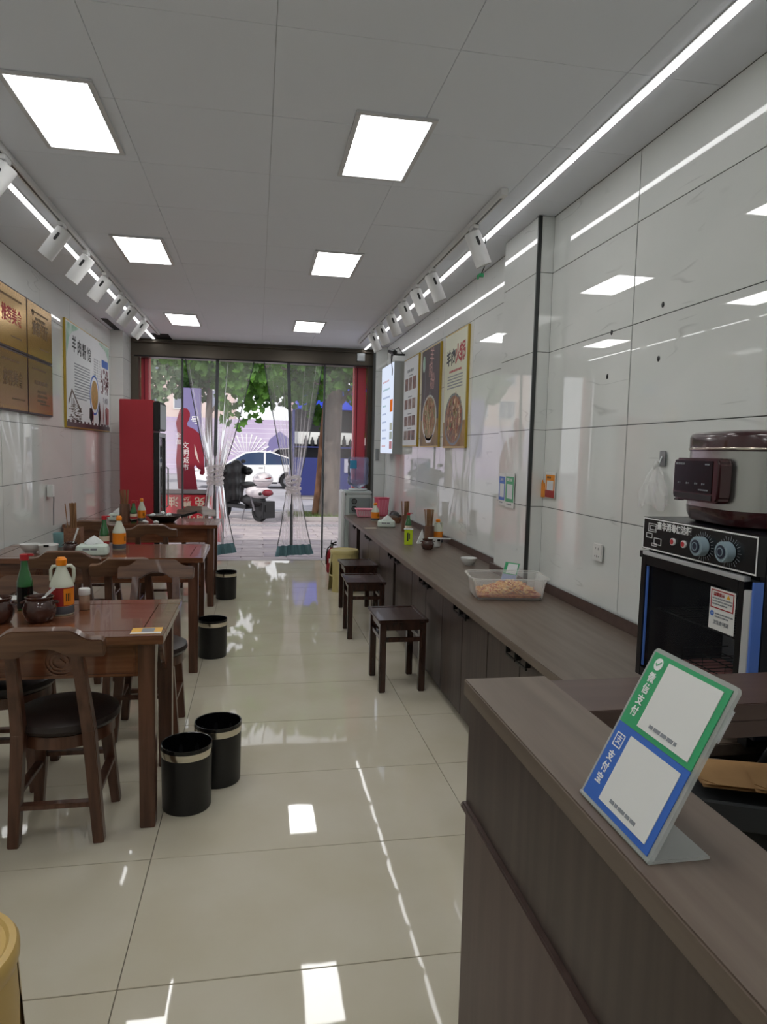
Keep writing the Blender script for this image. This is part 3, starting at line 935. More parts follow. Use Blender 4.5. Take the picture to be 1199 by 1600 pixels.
bb = thing('rubbish_bag', 'black plastic bag with yellow ties in the dark space under the cross shelf', 'bag', (1.40, 1.492, 0))
obj('bag', MB().ell((0, 0, .40), (.20, .036, .40), 24, 16), M['binbag'], bb)
def tie(pts):
    obj('yellow_tie', MB().grid(lambda u, v: Vector((pts[0][0] + (pts[1][0] - pts[0][0]) * u, -.040 - .003 * sin(PI * u) - .001 * v, pts[0][1] + (pts[1][1] - pts[0][1]) * u + .008 * sin(PI * u) + (v - .5) * .012)), 8, 1), M['yellowtie'], bb)
tie([(-.14, .68), (-.06, .655)])
tie([(.0, .63), (.08, .645)])

# ================================================================== WALL ART (local x to the viewer's right, front is -y)
RW, LW = -PI / 2, PI / 2
def plaque(x, z, wd, h, m, label, head, foot, red, top=None):
    t = thing('award_plaque', label, 'plaque', (XL + .0005, x, z), LW, 'metal award plaques')
    obj('backing', MB().box(-wd / 2, -.022, -h / 2, wd / 2, 0, h / 2), M['plaqueedge'], t, .003)
    obj('plate', MB().box(-wd / 2 + .012, -.0245, -h / 2 + .012, wd / 2 - .012, -.0225, h / 2 - .012), m, t, .001)
    b = MB()
    n = 14
    for k in range(n):
        xx = -wd / 2 + .03 + (wd - .06) * k / (n - 1)
        b.box(xx - .009, -.0252, -h / 2 + .018, xx + .004, -.0246, -h / 2 + .034).box(xx - .009, -.0252, h / 2 - .034, xx + .004, -.0246, h / 2 - .02)
    obj('border_pattern', b, M['gold'], t)
    if head:
        text('lettering', head, wd * .185, 0, .02 * h, -.0252, M['inkred'] if red else M['inkgold'], t, sx=.85, bold=.002)
    obj('small_print', lines(-wd * .34, h * .34, wd * .34, 1, .02, .014, -.0254).add(*(lambda q: (q.v, q.f))(lines(-wd * .05, -h * .28, wd * .38, 1, .02, .010, -.0254))), M['inkgold'], t)
    if top:
        obj('crest', MB().ring(-wd * .28, h * .30, .010, .024, -.0254, -.0246, 20), M['inkgold'], t)
        obj('heading', lines(-wd * .2, h * .24, wd * .3, 1, .03, .022, -.0254), M['inkgold'], t)
    return t
PW, PH = .60, .395
plaque(5.19, 2.30, .628, .418, M['gold'], 'brass award plaque with red characters, upper row, cut by the left picture edge', '推荐美食', '', True)
plaque(5.82, 2.30, .628, .418, M['gold'], 'brass award plaque with a round crest, upper row, next to the food poster', '推荐餐厅', '', False, True)
plaque(5.19, 1.878, .628, .418, M['gold2'], 'brown-toned award plaque, lower row, cut by the left picture edge', '推荐美食', '', False)
p4 = plaque(5.82, 1.878, .628, .418, M['gold2'], 'brown-toned award plaque with two text blocks, lower row, next to the food poster', '', '', False)
obj('engraved_text', lines(-.16, .05, .18, 1, .03, .028, -.0254), M['inkgold'], p4)
obj('engraved_text', lines(-.10, -.02, .14, 3, .035, .020, -.0254), M['inkgold'], p4)

def poster(label, y, z0, z1, wd, face, base, frame='goldframe', dep=.02, cat='poster'):
    h = z1 - z0
    x = XR if face < 0 else XL
    t = thing('wall_poster', label, cat, (x - .0005 * (1 if face < 0 else -1), y, z0), RW if face < 0 else LW)
    obj('frame', MB().box(-wd / 2, -dep, 0, wd / 2, 0, h), M[frame], t, .002)
    obj('print_sheet', MB().box(-wd / 2 + .012, -dep - .0012, .012, wd / 2 - .012, -dep - .0002, h - .012), M[base], t)
    return t, -dep - .0012, h

# left: landscape menu poster
t, y, h = poster('framed mutton noodle poster with round bowl and drawn house on the left wall', 7.46, 1.60, 2.555, 1.82, 1, 'paper')
obj('green_corner', MB().prism([(-.89, .93), (-.89, .62), (-.84, .70), (-.80, .80), (-.68, .87), (-.45, .92), (-.45, .937)], y - .0006, y), M['greenwash'], t)
obj('green_corner', MB().prism([(.89, .93), (.89, .70), (.84, .80), (.70, .88), (.4, .915), (.4, .935)], y - .0006, y), M['greenwash'], t)
for i, c in enumerate('羊肉粉'):
    text('lettering', c, .155, -.62 + i * .19, .755 - .01 * i, y - .0008, M['ink'], t, bold=.002)
text('lettering', '馆', .15, -.04, .73, y - .0008, M['ink'], t)
obj('body_text', lines(-.62, .60, -.02, 13, .026, .011, y - .0008), M['inkgrey'], t)
mb = MB()
for k in range(7):
    for j in range(9):
        mb.box(.12 + k * .05, y - .0008, .74 - j * .026, .135 + k * .05, y, .722 - j * .026)
obj('column_text', mb, M['inkgrey'], t)
bw = obj('bowl_rim', MB().disc(.17, .36, .205, y - .0008, y, 36), M['blue'], t)
obj('bowl_inside', MB().disc(.17, .36, .182, y - .0014, y - .0009, 36), M['paper'], bw)
obj('noodles', MB().disc(.17, .36, .150, y - .002, y - .0015, 36), mat('printed_noodles', 'b9834a', .5, col2='8d7d45', scale=(30, 30, 30)), bw)
hs = MB()
hs.prism([(-.84, .24), (-.72, .36), (-.70, .34), (-.83, .21)], y - .0009, y).prism([(-.72, .36), (-.38, .17), (-.40, .15), (-.72, .335)], y - .0009, y)
for k in range(70):
    a, b2, l, q = random.uniform(-.86, -.4), random.uniform(.06, .21), random.uniform(.03, .09), random.uniform(-.4, .4)
    hs.prism([(a, b2), (a + l, b2 + l * q * .3), (a + l, b2 + .007 + l * q * .3), (a, b2 + .007)], y - .0009, y)
for k in range(6):
    hs.box(-.74 + k * .05, y - .0009, .2, -.728 + k * .05, y, .29 - .018 * k)
obj('drawn_house', hs, mat('drawing_brown', '5a4a40', .6), t)
dr = MB(); dg = MB()
for k in range(5):
    xx = .02 + k * .055 if k < 2 else .42 + (k - 2) * .14
    dr.prism([(xx, .14), (xx + .02, .30), (xx + .045, .14), (xx + .03, .06)], y - .0009, y)
dr.prism([(.68, .24), (.74, .27), (.86, .25), (.85, .08), (.7, .07)], y - .0009, y)
obj('printed_fish', MB().prism([(.36, .06), (.33, .2), (.40, .31), (.43, .16), (.39, .02)], y - .0009, y), M['ink'], t)
dg.prism([(-.05, .22), (.06, .22), (.1, .12), (.02, .07), (-.06, .12)], y - .0009, y)
obj('printed_peppers', dr, M['labelred'], t)
obj('printed_vegetables', dg, M['ink'], t)
cr = MB()
for k in range(60):
    a = random.uniform(.46, .84); b2 = random.uniform(.40, .66)
    cr.box(a, y - .0009, b2, a + .03, y, b2 + .03)
obj('printed_crowd', cr, mat('printed_crowd_ink', '6a3038', .6), t)['kind'] = 'stuff'
obj('printed_sky', MB().box(.52, y - .0009, .69, .84, y, .77), M['blue'], t)
for i, c in enumerate('羊肉粉'):
    text('lettering', c, .07, .60 + i * .085, .33, y - .0008, M['inkgrey'], t)
bm_ = MB()
bm_.box(-.898, y - .0009, .013, .898, y, .055)
for k in range(12):
    xx = -.88 + k * .15
    bm_.box(xx, y - .0009, .055, xx + random.uniform(.04, .11), y, .075)
obj('bottom_band', bm_, mat('poster_brown_band', '4a3336', .5), t)

# right: three tall posters
def bowl_print(t, y, cx, cz, r, szz, m, rim, steel=False):
    b = obj('bowl_rim', MB().disc(cx, cz, r, y - .0007, y, 40, szz), rim, t)
    o = obj('printed_food', MB().disc(cx, cz, r * .9, y - .0013, y - .0008, 40, szz), m, b)
    s = MB()
    for k in range(110):
        a = random.uniform(0, 2 * PI); q = r * .82 * math.sqrt(random.random())
        px, pz = cx + q * cos(a), cz + q * szz * sin(a)
        d = random.uniform(-1, 1); l = random.uniform(.02, .06) * r / .25
        s.prism([(px, pz), (px + l * .3, pz + l), (px + l * .3 + .012, pz + l), (px + .014, pz)], y - .002, y - .0014)
    obj('printed_strips', s, island(mat('printed_strips', 'd8b08a', .5), ['d8b08a', '9a5a3e', 'c4946c', '7b8a4a', 'e0c4a0', 'a4482f']), b)
t, y, h = poster('tall cream hot-pot poster with gold edge, nearest of the three on the counter wall', 5.56, 1.498, 2.455, .66, -1, 'cream')
for i, (c, m) in enumerate(zip('羊肉火锅', ('ink', 'ink', 'inkred', 'inkred'))):
    text('lettering', c, .135 if i < 2 else .16, -.20 + i * .135, .745 + .012 * (i > 1), y - .0007, M[m], t, rot=R(-6), bold=.004)
obj('subtitle', lines(-.17, .645, .2, 1, .03, .018, y - .0007), M['inkred'], t)
obj('body_text', lines(-.22, .60, .22, 5, .024, .010, y - .0007, .5), M['inkgrey'], t)
obj('wood_ground', MB().box(-.318, y - .0005, .013, .318, y, .22), mat('printed_board', 'a9803a', .5, col2='7a5526', scale=(9, 9, 9)), t)
bowl_print(t, y - .0005, -.01, .235, .27, .80, mat('printed_stew', '9a7354', .5, col2='5c3a2a', scale=(22, 22, 22)), mat('printed_pan', '4a5450', .3, .4, col2='6b736f', scale=(5, 5, 5)))
t, y, h = poster('tall dark poster with pale brush writing and a noodle bowl, in the middle of three', 6.40, 1.508, 2.447, .70, -1, 'ink')
obj('dark_print', MB().box(-.33, y - .0004, .26, .33, y, .92), mat('poster_maroon', '3a2a2c', .5, col2='453034', scale=(4, 4, 4)), t)
obj('wood_ground', MB().box(-.33, y - .0004, .014, .33, y, .26), mat('printed_board_b', '9a7a42', .5, col2='6d5128', scale=(9, 9, 9)), t)
for ch_, s_, xx, zz, rr in (('羊', .16, .06, .84, 8), ('肉', .15, .02, .72, -4), ('粉', .17, .09, .60, 6)):
    text('lettering', ch_, s_, xx, zz, y - .001, mat('pale_pink_print', 'c79a94', .5), t, rot=R(rr))
obj('column_text', MB().box(-.2, y - .001, .4, -.19, y - .0005, .78), M['inkgrey'], t)
obj('column_text', MB().box(.0, y - .001, .38, .02, y - .0005, .52), M['inkgrey'], t)
obj('green_leaf', MB().disc(-.25, .80, .05, y - .001, y - .0005, 12, 1.6), M['greenwash'], t)
bowl_print(t, y - .0005, 0, .275, .275, .78, mat('printed_noodle_soup', 'a86a4a', .5, col2='6d7a44', scale=(20, 20, 20)), M['porcelain'])
obj('bowl_foot', MB().prism([(-.16, .115), (.16, .115), (.08, .04), (-.08, .04)], y - .0012, y - .0005), M['porcelain'], t)
t, y, h = poster('white menu sheet with rows of small dark photographs, farthest of the three posters', 7.25, 1.515, 2.46, .70, -1, 'paper')
obj('heading', lines(-.16, .82, .2, 1, .03, .03, y - .0007), M['inkgrey'], t)
for r_, (zz, n, hh) in enumerate(((.60, 3, .13), (.40, 3, .105), (.22, 3, .105), (.07, 3, .10))):
    for k in range(n):
        a = -.27 + k * .185
        obj('dish_photo', MB().box(a, y - .0007, zz, a + .15, y, zz + hh), mat('dish_%d%d' % (r_, k), random.choice(('4a3a38', '5b3030', '3c3230')), .5, col2=random.choice(('9a8478', '8a5a4c')), scale=(14, 14, 14)), t)
    obj('row_title', lines(-.1, zz + hh + .03, .12, 1, .02, .012, y - .0007), M['inkgrey'], t)

# lit menu board
t = thing('menu_lightbox', 'glowing white menu screen in a shallow metal box by the door', 'screen', (XR - .0005, 8.07, 1.43), RW)
obj('box', MB().box(-.38, -.115, 0, .38, 0, 1.04), M['alu'], t, .003)
sc = obj('screen', MB().box(-.372, -.1185, .008, .372, -.1155, 1.032), emis('menu_screen_light', 'e2ecff', SCREEN), t)
for k in range(9):
    zz = .86 - k * .095
    ln = lines(-.28, zz, .02 if k > 2 else .2, 1, .03, .02, -.1198)
    obj('screen_text', ln, emis('screen_text_%d' % k, random.choice(('b0bede', 'd9b8c2', 'a9c6d0')), SCREEN * .9), sc)
for zz, c in ((.48, 'e0722c'), (.27, 'b9bcae'), (.17, 'a9b0a8'), (.06, 'c08a90')):
    obj('screen_picture', MB().box(.20, -.1196, zz, .35, -.1187, zz + (.14 if c == 'e0722c' else .085)), emis('screen_picture_' + c, c, SCREEN * .8), sc)

# black camera bracket and loose cables above the screen
t = thing('cable_bracket', 'black metal bracket with dangling cables above the glowing menu screen', 'bracket', (1.56, 7.62, 2.52))
obj('arm', MB().box(-.10, -.015, 0, .045, .015, .02).box(-.10, -.06, 0, -.08, .06, .02), M['black'], t, .002)
obj('camera_head', MB().tube([(-.11, .05, .05), (-.08, -.07, .02)], .028, 12), M['black'], t)
obj('cable', MB().tube([(-.09, 0, .01), (-.10, .01, -.08), (-.09, .0, -.16), (-.092, 0, -.22)], .004, 6), M['black'], t)
obj('cable', MB().tube([(.02, 0, .02), (-.02, .03, .09), (-.08, .02, .06), (-.11, .0, -.02), (-.10, .0, -.10)], .005, 6), M['black'], t)
t = thing('loose_wire', 'short green-ended wire hanging from the ceiling beside the nearest poster-side spotlight', 'wire', (1.36, 4.6, 2.56))
obj('wire', MB().tube([(.0, -.45, .215), (.0, -.40, .12), (.012, -.41, .05), (-.01, -.42, 0)], .004, 6), M['black'], t)
obj('connector', MB().cb(-.012, -.42, -.012, .03, .018, .022).cb(-.03, -.41, -.022, .012, .012, .026), M['green'], t, .002)

# payment signs on the pier and the wall
def pay_sign(label, loc, rz, wd, h, m, cap, head, icon=None):
    t = thing('payment_sign', label, 'sign', loc, rz)
    obj('board', MB().box(-wd / 2, -.003, 0, wd / 2, 0, h), M['white'], t, .0008)
    obj('colour_panel', MB().box(-wd / 2 + .006, -.0036, h * .16, wd / 2 - .006, -.0031, h * .9), m, t)
    obj('blank_window', MB().box(-wd * .3, -.0042, h * .26, wd * .34, -.0037, h * .68), M['paper'], t)
    if head:
        text('lettering', head, wd * .15, .0, h * .80, -.0042, M['inkwhite'], t)
    else:
        obj('heading', lines(-wd * .3, h * .84, wd * .3, 1, .02, .011, -.0042), M['inkgold'], t)
    obj('foot_print', lines(-wd * .3, h * .11, wd * .3, 1, .02, .008, -.0034), M['inkgrey'], t)
    return t
pay_sign('narrow blue payment sign stuck on the tiled pier', (1.5235, 4.14, 1.135), RW, .115, .20, M['blue'], None, '支付宝')
pay_sign('white-edged green payment sign stuck on the tiled pier', (1.5235, 4.005, 1.13), RW, .145, .21, M['green'], None, '微信支付')
t = pay_sign('small orange payment card standing against the wall just past the pier', (XR - .0065, 3.62, 1.215), RW, .13, .145, M['orangecard'], None, '')
obj('red_foot', MB().box(-.06, -.0044, .004, .06, -.0032, .045), M['labelred'], t)
t = thing('cardboard_cutout', 'little yellow-orange cutout figure left of the orange payment card', 'cutout', (XR - .0065, 3.715, 1.215), RW)
obj('cutout', MB().prism([(-.035, 0), (.03, 0), (.03, .07), (.018, .085), (.005, .07), (-.005, .10), (-.02, .075), (-.035, .105), (-.04, .06)], -.006, -.001), M['orangecard'], t, .001)

# socket and hook on the wall
t = thing('wall_socket', 'white double socket plate low on the tiled wall above the worktop', 'socket', (XR - .0065, 3.034, .955), RW)
obj('plate', MB().box(-.043, -.010, 0, .043, 0, .086), M['white'], t, .004)
obj('holes', MB().box(-.016, -.0105, .055, -.011, -.0101, .066).box(.011, -.0105, .055, .016, -.0101, .066).box(-.0025, -.0105, .018, .0025, -.0101, .028).box(-.02, -.0105, .02, -.015, -.0101, .026).box(.015, -.0105, .02, .02, -.0101, .026), M['black'], t)
t = thing('wall_hook', 'small steel hook on the tiled wall holding a plastic bag', 'hook', (XR - .0065, 2.545, 1.42), RW)
obj('plate', MB().box(-.022, -.004, 0, .022, 0, .062), M['alu'], t, .002)
obj('prong', MB().tube([(0, -.004, .04), (0, -.012, .02), (0, -.016, .0), (0, -.026, -.004), (0, -.03, .006)], .004, 8), M['alu'], t)
t = thing('plastic_bag', 'thin white plastic bag hanging from the steel wall hook', 'bag', (XR - .035, 2.545, 1.255), RW)
def bagf(u, v):
    z = .165 - .165 * v
    wd = .018 + .072 * min(1, v * 1.5) ** .8
    a = 2 * PI * u
    rr = 1 + .16 * sin(a * 5 + v * 4) + .1 * sin(a * 9 - v * 9)
    return Vector((wd * .95 * cos(a) * rr - .01 * v, .024 * min(1, v * 2 + .2) * sin(a) * rr, z + .012 * sin(a * 3) * v))
obj('bag_film', MB().grid(bagf, 60, 24), M['bag'], t, smooth=False)
obj('knot', MB().ell((0, 0, .168), (.016, .012, .018), 12, 8), M['bag'], t)
t = thing('wall_plug', 'white plug with grey cord on the left wall above the middle table', 'plug', (XL + .0065, 6.0, 1.02), LW)
obj('adapter', MB().box(-.03, -.045, 0, .03, 0, .10), M['white'], t, .005)
obj('cord', MB().tube([(.02, -.03, .0), (.05, -.03, .02), (.08, -.025, -.02), (.085, -.02, -.1), (.08, -.02, -.24)], .005, 6), mat('grey_cord', '77797d', .5), t)

# ================================================================== STERILISER, COOKER
t = thing('steriliser_cabinet', 'black glass-door steriliser cabinet with two grey dials on the worktop', 'steriliser', (1.252, 1.8045, .6905), RW)
W2, HT = .2675, .57
obj('body', MB().box(-W2, .03, .03, -W2 + .02, .335, HT).box(W2 - .02, .03, .03, W2, .335, HT).box(-W2 + .0205, .03, .03, W2 - .0205, .335, .05).box(-W2 + .0205, .03, HT - .12, W2 - .0205, .335, HT).box(-W2 + .0205, .32, .0505, W2 - .0205, .335, HT - .1205), M['cabside'], t, .002)
for sx in (-1, 1):
    for sy in (.05, .31):
        obj('foot', MB().cb(sx * (W2 - .05), sy, .015, .035, .03, .03), M['black'], t)
cp = obj('control_panel', MB().box(-W2, .004, HT - .105, W2, .0295, HT), M['cabblack'], t, .001)
fr = MB()
for q in ((-W2 + .002, HT - .006, W2 - .002, HT - .002), (-W2 + .002, HT - .103, W2 - .002, HT - .099), (-W2 + .002, HT - .099, -W2 + .006, HT - .006), (W2 - .006, HT - .099, W2 - .002, HT - .006)):
    fr.box(q[0], .0028, q[1], q[2], .0038, q[3])
for a, b, s in ((-.235, HT - .018, .045), (-.225, HT - .024, .033), (-.245, HT - .05, .034), (-.2, HT - .062, .04), (-.212, HT - .08, .028)):
    for q in ((a, b, a + s, b - .002), (a, b - s + .02, a + s, b - s + .018), (a, b, a + .002, b - s + .018), (a + s - .002, b, a + s, b - s + .018)):
        fr.box(q[0], .0028, q[1], q[2], .0038, q[3])
obj('white_lines', fr, M['inkwhite'], cp)
text('lettering', '豪华消毒保洁柜', .0265, -.098, HT - .024, .0032, M['inkwhite'], cp, bold=.0006, sx=.95)
for x in (-.095, -.04):
    b = obj('indicator_lamp', MB().disc(x, HT - .062, .011, -.002, .0038, 20), M['inkwhite'], cp)
    obj('lens', MB().disc(x, HT - .062, .0075, -.004, -.0021, 20), M['capred'], b)
for x in (.0485, .1585):
    k = obj('dial', MB().disc(x, HT - .056, .028, -.022, .0038, 36), M['knob'], cp, .002)
    obj('dial_centre', MB().disc(x, HT - .056, .019, -.0245, -.0221, 30), M['knobdark'], k, .001)
    obj('dial_ring', MB().ring(x, HT - .056, .010, .012, -.026, -.0246, 24), M['knob'], k)
    tk = MB()
    for i in range(26):
        a = 2 * PI * i / 26
        p, q = .034, .044 if i % 2 else .048
        tk.prism([(x + p * cos(a) - .0006 * sin(a), HT - .056 + p * sin(a) * .9 + .0006 * cos(a)), (x + q * cos(a) - .0006 * sin(a), HT - .056 + q * sin(a) * .9 + .0006 * cos(a)), (x + q * cos(a) + .0006 * sin(a), HT - .056 + q * sin(a) * .9 - .0006 * cos(a)), (x + p * cos(a) + .0006 * sin(a), HT - .056 + p * sin(a) * .9 - .0006 * cos(a))], .003, .0038)
    obj('dial_scale', tk, M['inkgrey'], cp)
dz1 = HT - .125
d = obj('door', MB().box(-W2 + .004, .002, .045, -W2 + .03, .0285, dz1).box(W2 - .063, .002, .045, W2 - .040, .0285, dz1).box(-W2 + .0305, .002, .045, W2 - .0635, .0285, .075).box(-W2 + .0305, .002, dz1 - .03, W2 - .0635, .0285, dz1), M['cabblack'], t, .001)
obj('glass', MB().box(-W2 + .031, .012, .076, W2 - .064, .016, dz1 - .031), glass_mat('steriliser_glass', '50545a', .12, .03, .08), d)
obj('silver_strip', MB().box(-W2 + .012, .000, dz1 + .001, W2 - .04, .02, dz1 + .014), M['silver'], t, .001)
obj('blue_strip', MB().box(-W2 + .031, .006, .08, -W2 + .037, .0115, dz1 - .035), M['bluefilm'], d)
obj('grip', MB().box(W2 - .039, .0, .06, W2 - .010, .02, dz1 - .02), M['silver'], d, .002)
obj('blue_edge', MB().box(W2 - .0085, .0, .055, W2 - .001, .0285, dz1 + .005), M['bluefilm'], d)
obj('latch', MB().box(W2 - .06, -.014, .06, W2 - .03, -.0005, .17).ell((W2 - .045, -.016, .155), (.005, .003, .005), 10, 6), M['black'], d, .003)
obj('hinge', MB().box(-W2 - .006, .0, dz1 - .01, -W2 + .012, .028, dz1 + .012), M['black'], t, .001)
stk = obj('sticker', MB().box(.0955, .0005, .292, .2005, .0018, .408), M['white'], d, .0006)
obj('red_frame', MB().box(.101, -.0004, .4005, .195, .0004, .4035).box(.101, -.0004, .352, .195, .0004, .355).box(.101, -.0004, .3555, .104, .0004, .400).box(.192, -.0004, .3555, .195, .0004, .400), M['inkred'], stk)
text('lettering', '温馨提示', .0115, .135, .391, -.0004, M['inkred'], stk)
obj('warning_triangle', MB().prism([(.165, .386), (.181, .386), (.173, .398)], -.0006, .0002), M['yellowcard'], stk)
obj('small_print', lines(.108, .382, .19, 3, .008, .004, -.0004).add(*(lambda q: (q.v, q.f))(lines(.122, .340, .195, 2, .008, .004, -.0004))), M['inkgrey'], stk)
obj('round_badge', MB().ring(.109, .336, .003, .0075, -.0004, .0004, 20), M['blue'], stk)
text('lettering', '卫生许可证', .013, .148, .313, -.0004, M['inkgrey'], stk)
obj('interior_back', MB().box(-W2 + .021, .31, .051, W2 - .021, .3195, HT - .121), M['cabin'], t)
obj('pink_tray', MB().box(-W2 + .03, .04, .085, W2 - .10, .30, .092), M['pinktray'], t, .002)
rk = MB()
for z in (.11, .27):
    for k in range(14):
        x = -W2 + .035 + k * .03
        rk.tube([(x, .05, z), (x, .30, z)], .0014, 5)
    for yy in (.05, .135, .22, .30):
        rk.tube([(-W2 + .03, yy, z), (W2 - .06, yy, z)], .0018, 5)
for x in (-.1, .0, .1):
    rk.tube([(x, .06, .11), (x, .06, .175), (x, .22, .175)], .0014, 5)
obj('wire_rack', rk, M['wire'], t)

t = thing('rice_cooker', 'maroon and brushed steel rice cooker with black display standing on the steriliser', 'rice cooker', (1.448, 1.80, 1.2612), R(-97))
n = 5
obj('base', MB().rlathe([(.03, 0), (.012, .008), (.002, .03), (0, .05)], .40, .31, .12), M['maroon'], t)
obj('steel_band', MB().rlathe([(.001, .0505), (.002, .215)], .40, .31, .12), M['stainless'], t)
obj('lid', MB().rlathe([(0, .2155), (0, .256), (.004, .265), (.014, .271), (.05, .275), (.12, .277)], .40, .31, .12), M['maroon'], t)
obj('lid_seam', MB().rlathe([(-.002, .219), (-.003, .222), (-.002, .225)], .40, .31, .12, caps=(False, False)), M['chrome'], t)
pn = obj('display_panel', MB().prism([(-.125, .072), (-.13, .082), (-.13, .18), (-.118, .194), (.118, .194), (.13, .18), (.13, .08), (.118, .068), (-.118, .068)], -.19, -.150), M['maroon'], t, .006)
obj('display_glass', MB().box(-.118, -.1918, .094, .10, -.1904, .186), M['maroondark'], pn, .0005)
obj('button_strip', MB().box(-.116, -.1918, .074, .10, -.1904, .090), M['black'], pn)
obj('small_print', lines(-.11, .18, -.05, 1, .01, .006, -.1928).add(*(lambda q: (q.v, q.f))(lines(.06, .178, .09, 1, .01, .004, -.1928))).add(*(lambda q: (q.v, q.f))(lines(.03, .105, .09, 1, .01, .004, -.1928))), M['inkgrey'], pn)
kk = MB()
for x in (-.09, -.04, .01, .05):
    kk.disc(x, .12, .0035, -.1926, -.192, 10).disc(x + .01, .12, .0025, -.1926, -.192, 10)
obj('indicator_marks', kk, M['inkgrey'], pn)
obj('tray_spout', MB().box(-.155, -.17, .062, -.131, -.15, .068), M['black'], t)

# ================================================================== CARD STAND ON THE CASHIER COUNTER
t = thing('payment_stand', 'acrylic stand with green and blue payment card on the tall cashier counter', 'sign', (.433, .745, 1.0002), RW)
LN = Matrix.Rotation(R(-27), 4, 'X')
SW, SH = .165, .221
def card(mb, name, m, parent, **k):
    return obj(name, mb.xf(LN), m, parent, **k)
pan = obj('acrylic_panel', MB().rlathe([(0, -.0025), (0, .0025)], SW, SH, .008).xf(LN @ Matrix.Translation((0, 0, SH / 2)) @ Matrix.Rotation(PI / 2, 4, 'X')), M['acrylic'], t)
obj('acrylic_foot', MB().box(-SW / 2, -.002, .0, SW / 2, .075, .004), M['acrylic'], t, .001)
obj('acrylic_bend', MB().tube([(-SW / 2, 0, .003), (SW / 2, 0, .003)], .003, 8), M['acrylic'], t)
cdm = card(MB().box(-SW / 2 + .006, -.0042, .1125, SW / 2 - .006, -.003, SH - .006), 'green_card', M['green'], t)
cdb = card(MB().box(-SW / 2 + .006, -.0042, .006, SW / 2 - .006, -.003, .112), 'blue_card', M['blue'], t)
for par, z0 in ((cdm, .119), (cdb, .014)):
    card(MB().box(-.040, -.0052, z0, .066, -.0043, z0 + .090), 'blank_window', M['white'], par)
    card(lines(-.018, z0 + .011, .042, 1, .01, .0045, -.0058), 'small_print', M['inkgrey'], par)
def ctext(s, size, x, z, par):
    for i, ch_ in enumerate(s):
        o = text('lettering', ch_, size, x, z - i * size * 1.12, -.0046, M['inkwhite'], par, th=.0003, bold=.0003)
        o.data.transform(LN)
ctext('微信支付', .0145, -.0585, .181, cdm)
ctext('支付宝', .0145, -.0585, .066, cdb)
card(MB().disc(-.0585, .2015, .0085, -.0048, -.0043, 24), 'round_badge', M['inkwhite'], cdm)
card(MB().prism([(-.064, .2015), (-.0605, .198), (-.053, .205), (-.054, .206), (-.0605, .2), (-.063, .2025)], -.0053, -.0049), 'tick_mark', M['green'], cdm)
q = MB()
for a in ((-.068, .080, -.049, .0815), (-.068, .0975, -.049, .099), (-.068, .0815, -.0665, .0975), (-.0505, .0815, -.049, .0975)):
    q.box(a[0], -.0048, a[1], a[2], -.0043, a[3])
card(q, 'square_badge', M['inkwhite'], cdb)
o = text('lettering', '支', .013, -.0585, .0895, -.0046, M['inkwhite'], cdb, th=.0003)
o.data.transform(LN)
card(MB().box(SW / 2 - .004, .0027, .155, SW / 2 + .001, .005, .195), 'back_tape', M['silver'], t)

# ================================================================== TABLEWARE BUILDERS
def sauce_bottle(label, loc, group, h=.225, rz=0, paper=True):
    t = thing('sauce_bottle', label, 'bottle', loc, rz, group)
    obj('glass_body', MB().lathe([(.027, 0), (.031, .006), (.031, h * .48), (.027, h * .56), (.016, h * .74), (.0135, h * .86), (.0135, h * .9)], 24), M['sauceglass'], t)
    obj('sauce', MB().lathe([(.0315, .008), (.0315, h * .42)], 24, caps=(False, False)), M['sauce'], t)
    if paper:
        lb = obj('label', MB().lathe([(.0322, .03), (.0322, h * .40)], 24, caps=(False, False)), M['labelcream'], t)
        obj('label_print', MB().lathe([(.0326, .035), (.0326, .055)], 24, caps=(False, False)), M['labelred'], lb)
    obj('cap', MB().lathe([(.0165, h * .885), (.0175, h * .89), (.0175, h * .99), (.012, h), (.004, h * 1.005)], 20).box(.005, -.008, h * .965, .036, .008, h), M['capred'], t)
    return t
def orange_jug(label, loc, group, h=.24, rz=0, band='labelorange', handle=True, r=.042):
    t = thing('sauce_jug', label, 'bottle', loc, rz, group)
    obj('jug_body', MB().lathe([(r * .9, 0), (r, .006), (r, h * .50), (r * .93, h * .56), (r * .5, h * .76), (r * .36, h * .85), (r * .36, h * .88)], 28), M['jug'], t)
    obj('liquid', MB().lathe([(r * .93, .002), (r * 1.008, .007), (r * 1.008, h * .16)], 28, caps=(False, False)), M['jugliq'], t)
    lb = obj('label', MB().lathe([(r * 1.012, h * .165), (r * 1.012, h * .49)], 28, caps=(False, False)), M[band], t)
    l2 = MB()
    nseg = 10
    l2.grid(lambda u, v: Vector((r * 1.022 * cos(-1.32 + u * 1.1), r * 1.022 * sin(-1.32 + u * 1.1), h * (.18 + .29 * v))), nseg, 1)
    obj('label_patch', l2, M['labelorange'] if band != 'labelorange' else M['orange'], lb)
    l3 = MB()
    for k in range(3):
        l3.grid(lambda u, v: Vector((r * 1.03 * cos(-1.15 + k * .16 + u * .1), r * 1.03 * sin(-1.15 + k * .16 + u * .1), h * (.25 + .14 * v))), 3, 1)
    obj('label_print', l3, M['inkgold'], lb)
    obj('cap', MB().lathe([(r * .42, h * .86), (r * .44, h * .87), (r * .44, h * .96), (r * .38, h * .975), (r * .30, h), (.001, h)], 20), M['orange'], t)
    if handle:
        obj('handle', MB().tube([(r * .36, 0, h * .845), (r * .75, 0, h * .85), (r * .98, 0, h * .80), (r * 1.0, 0, h * .68), (r * .9, 0, h * .56)], .0075, 8)
            .tube([(-r * .36, 0, h * .845), (-r * .7, 0, h * .845), (-r * .85, 0, h * .78), (-r * .85, 0, h * .60)], .0065, 8), M['jug'], t)
    return t
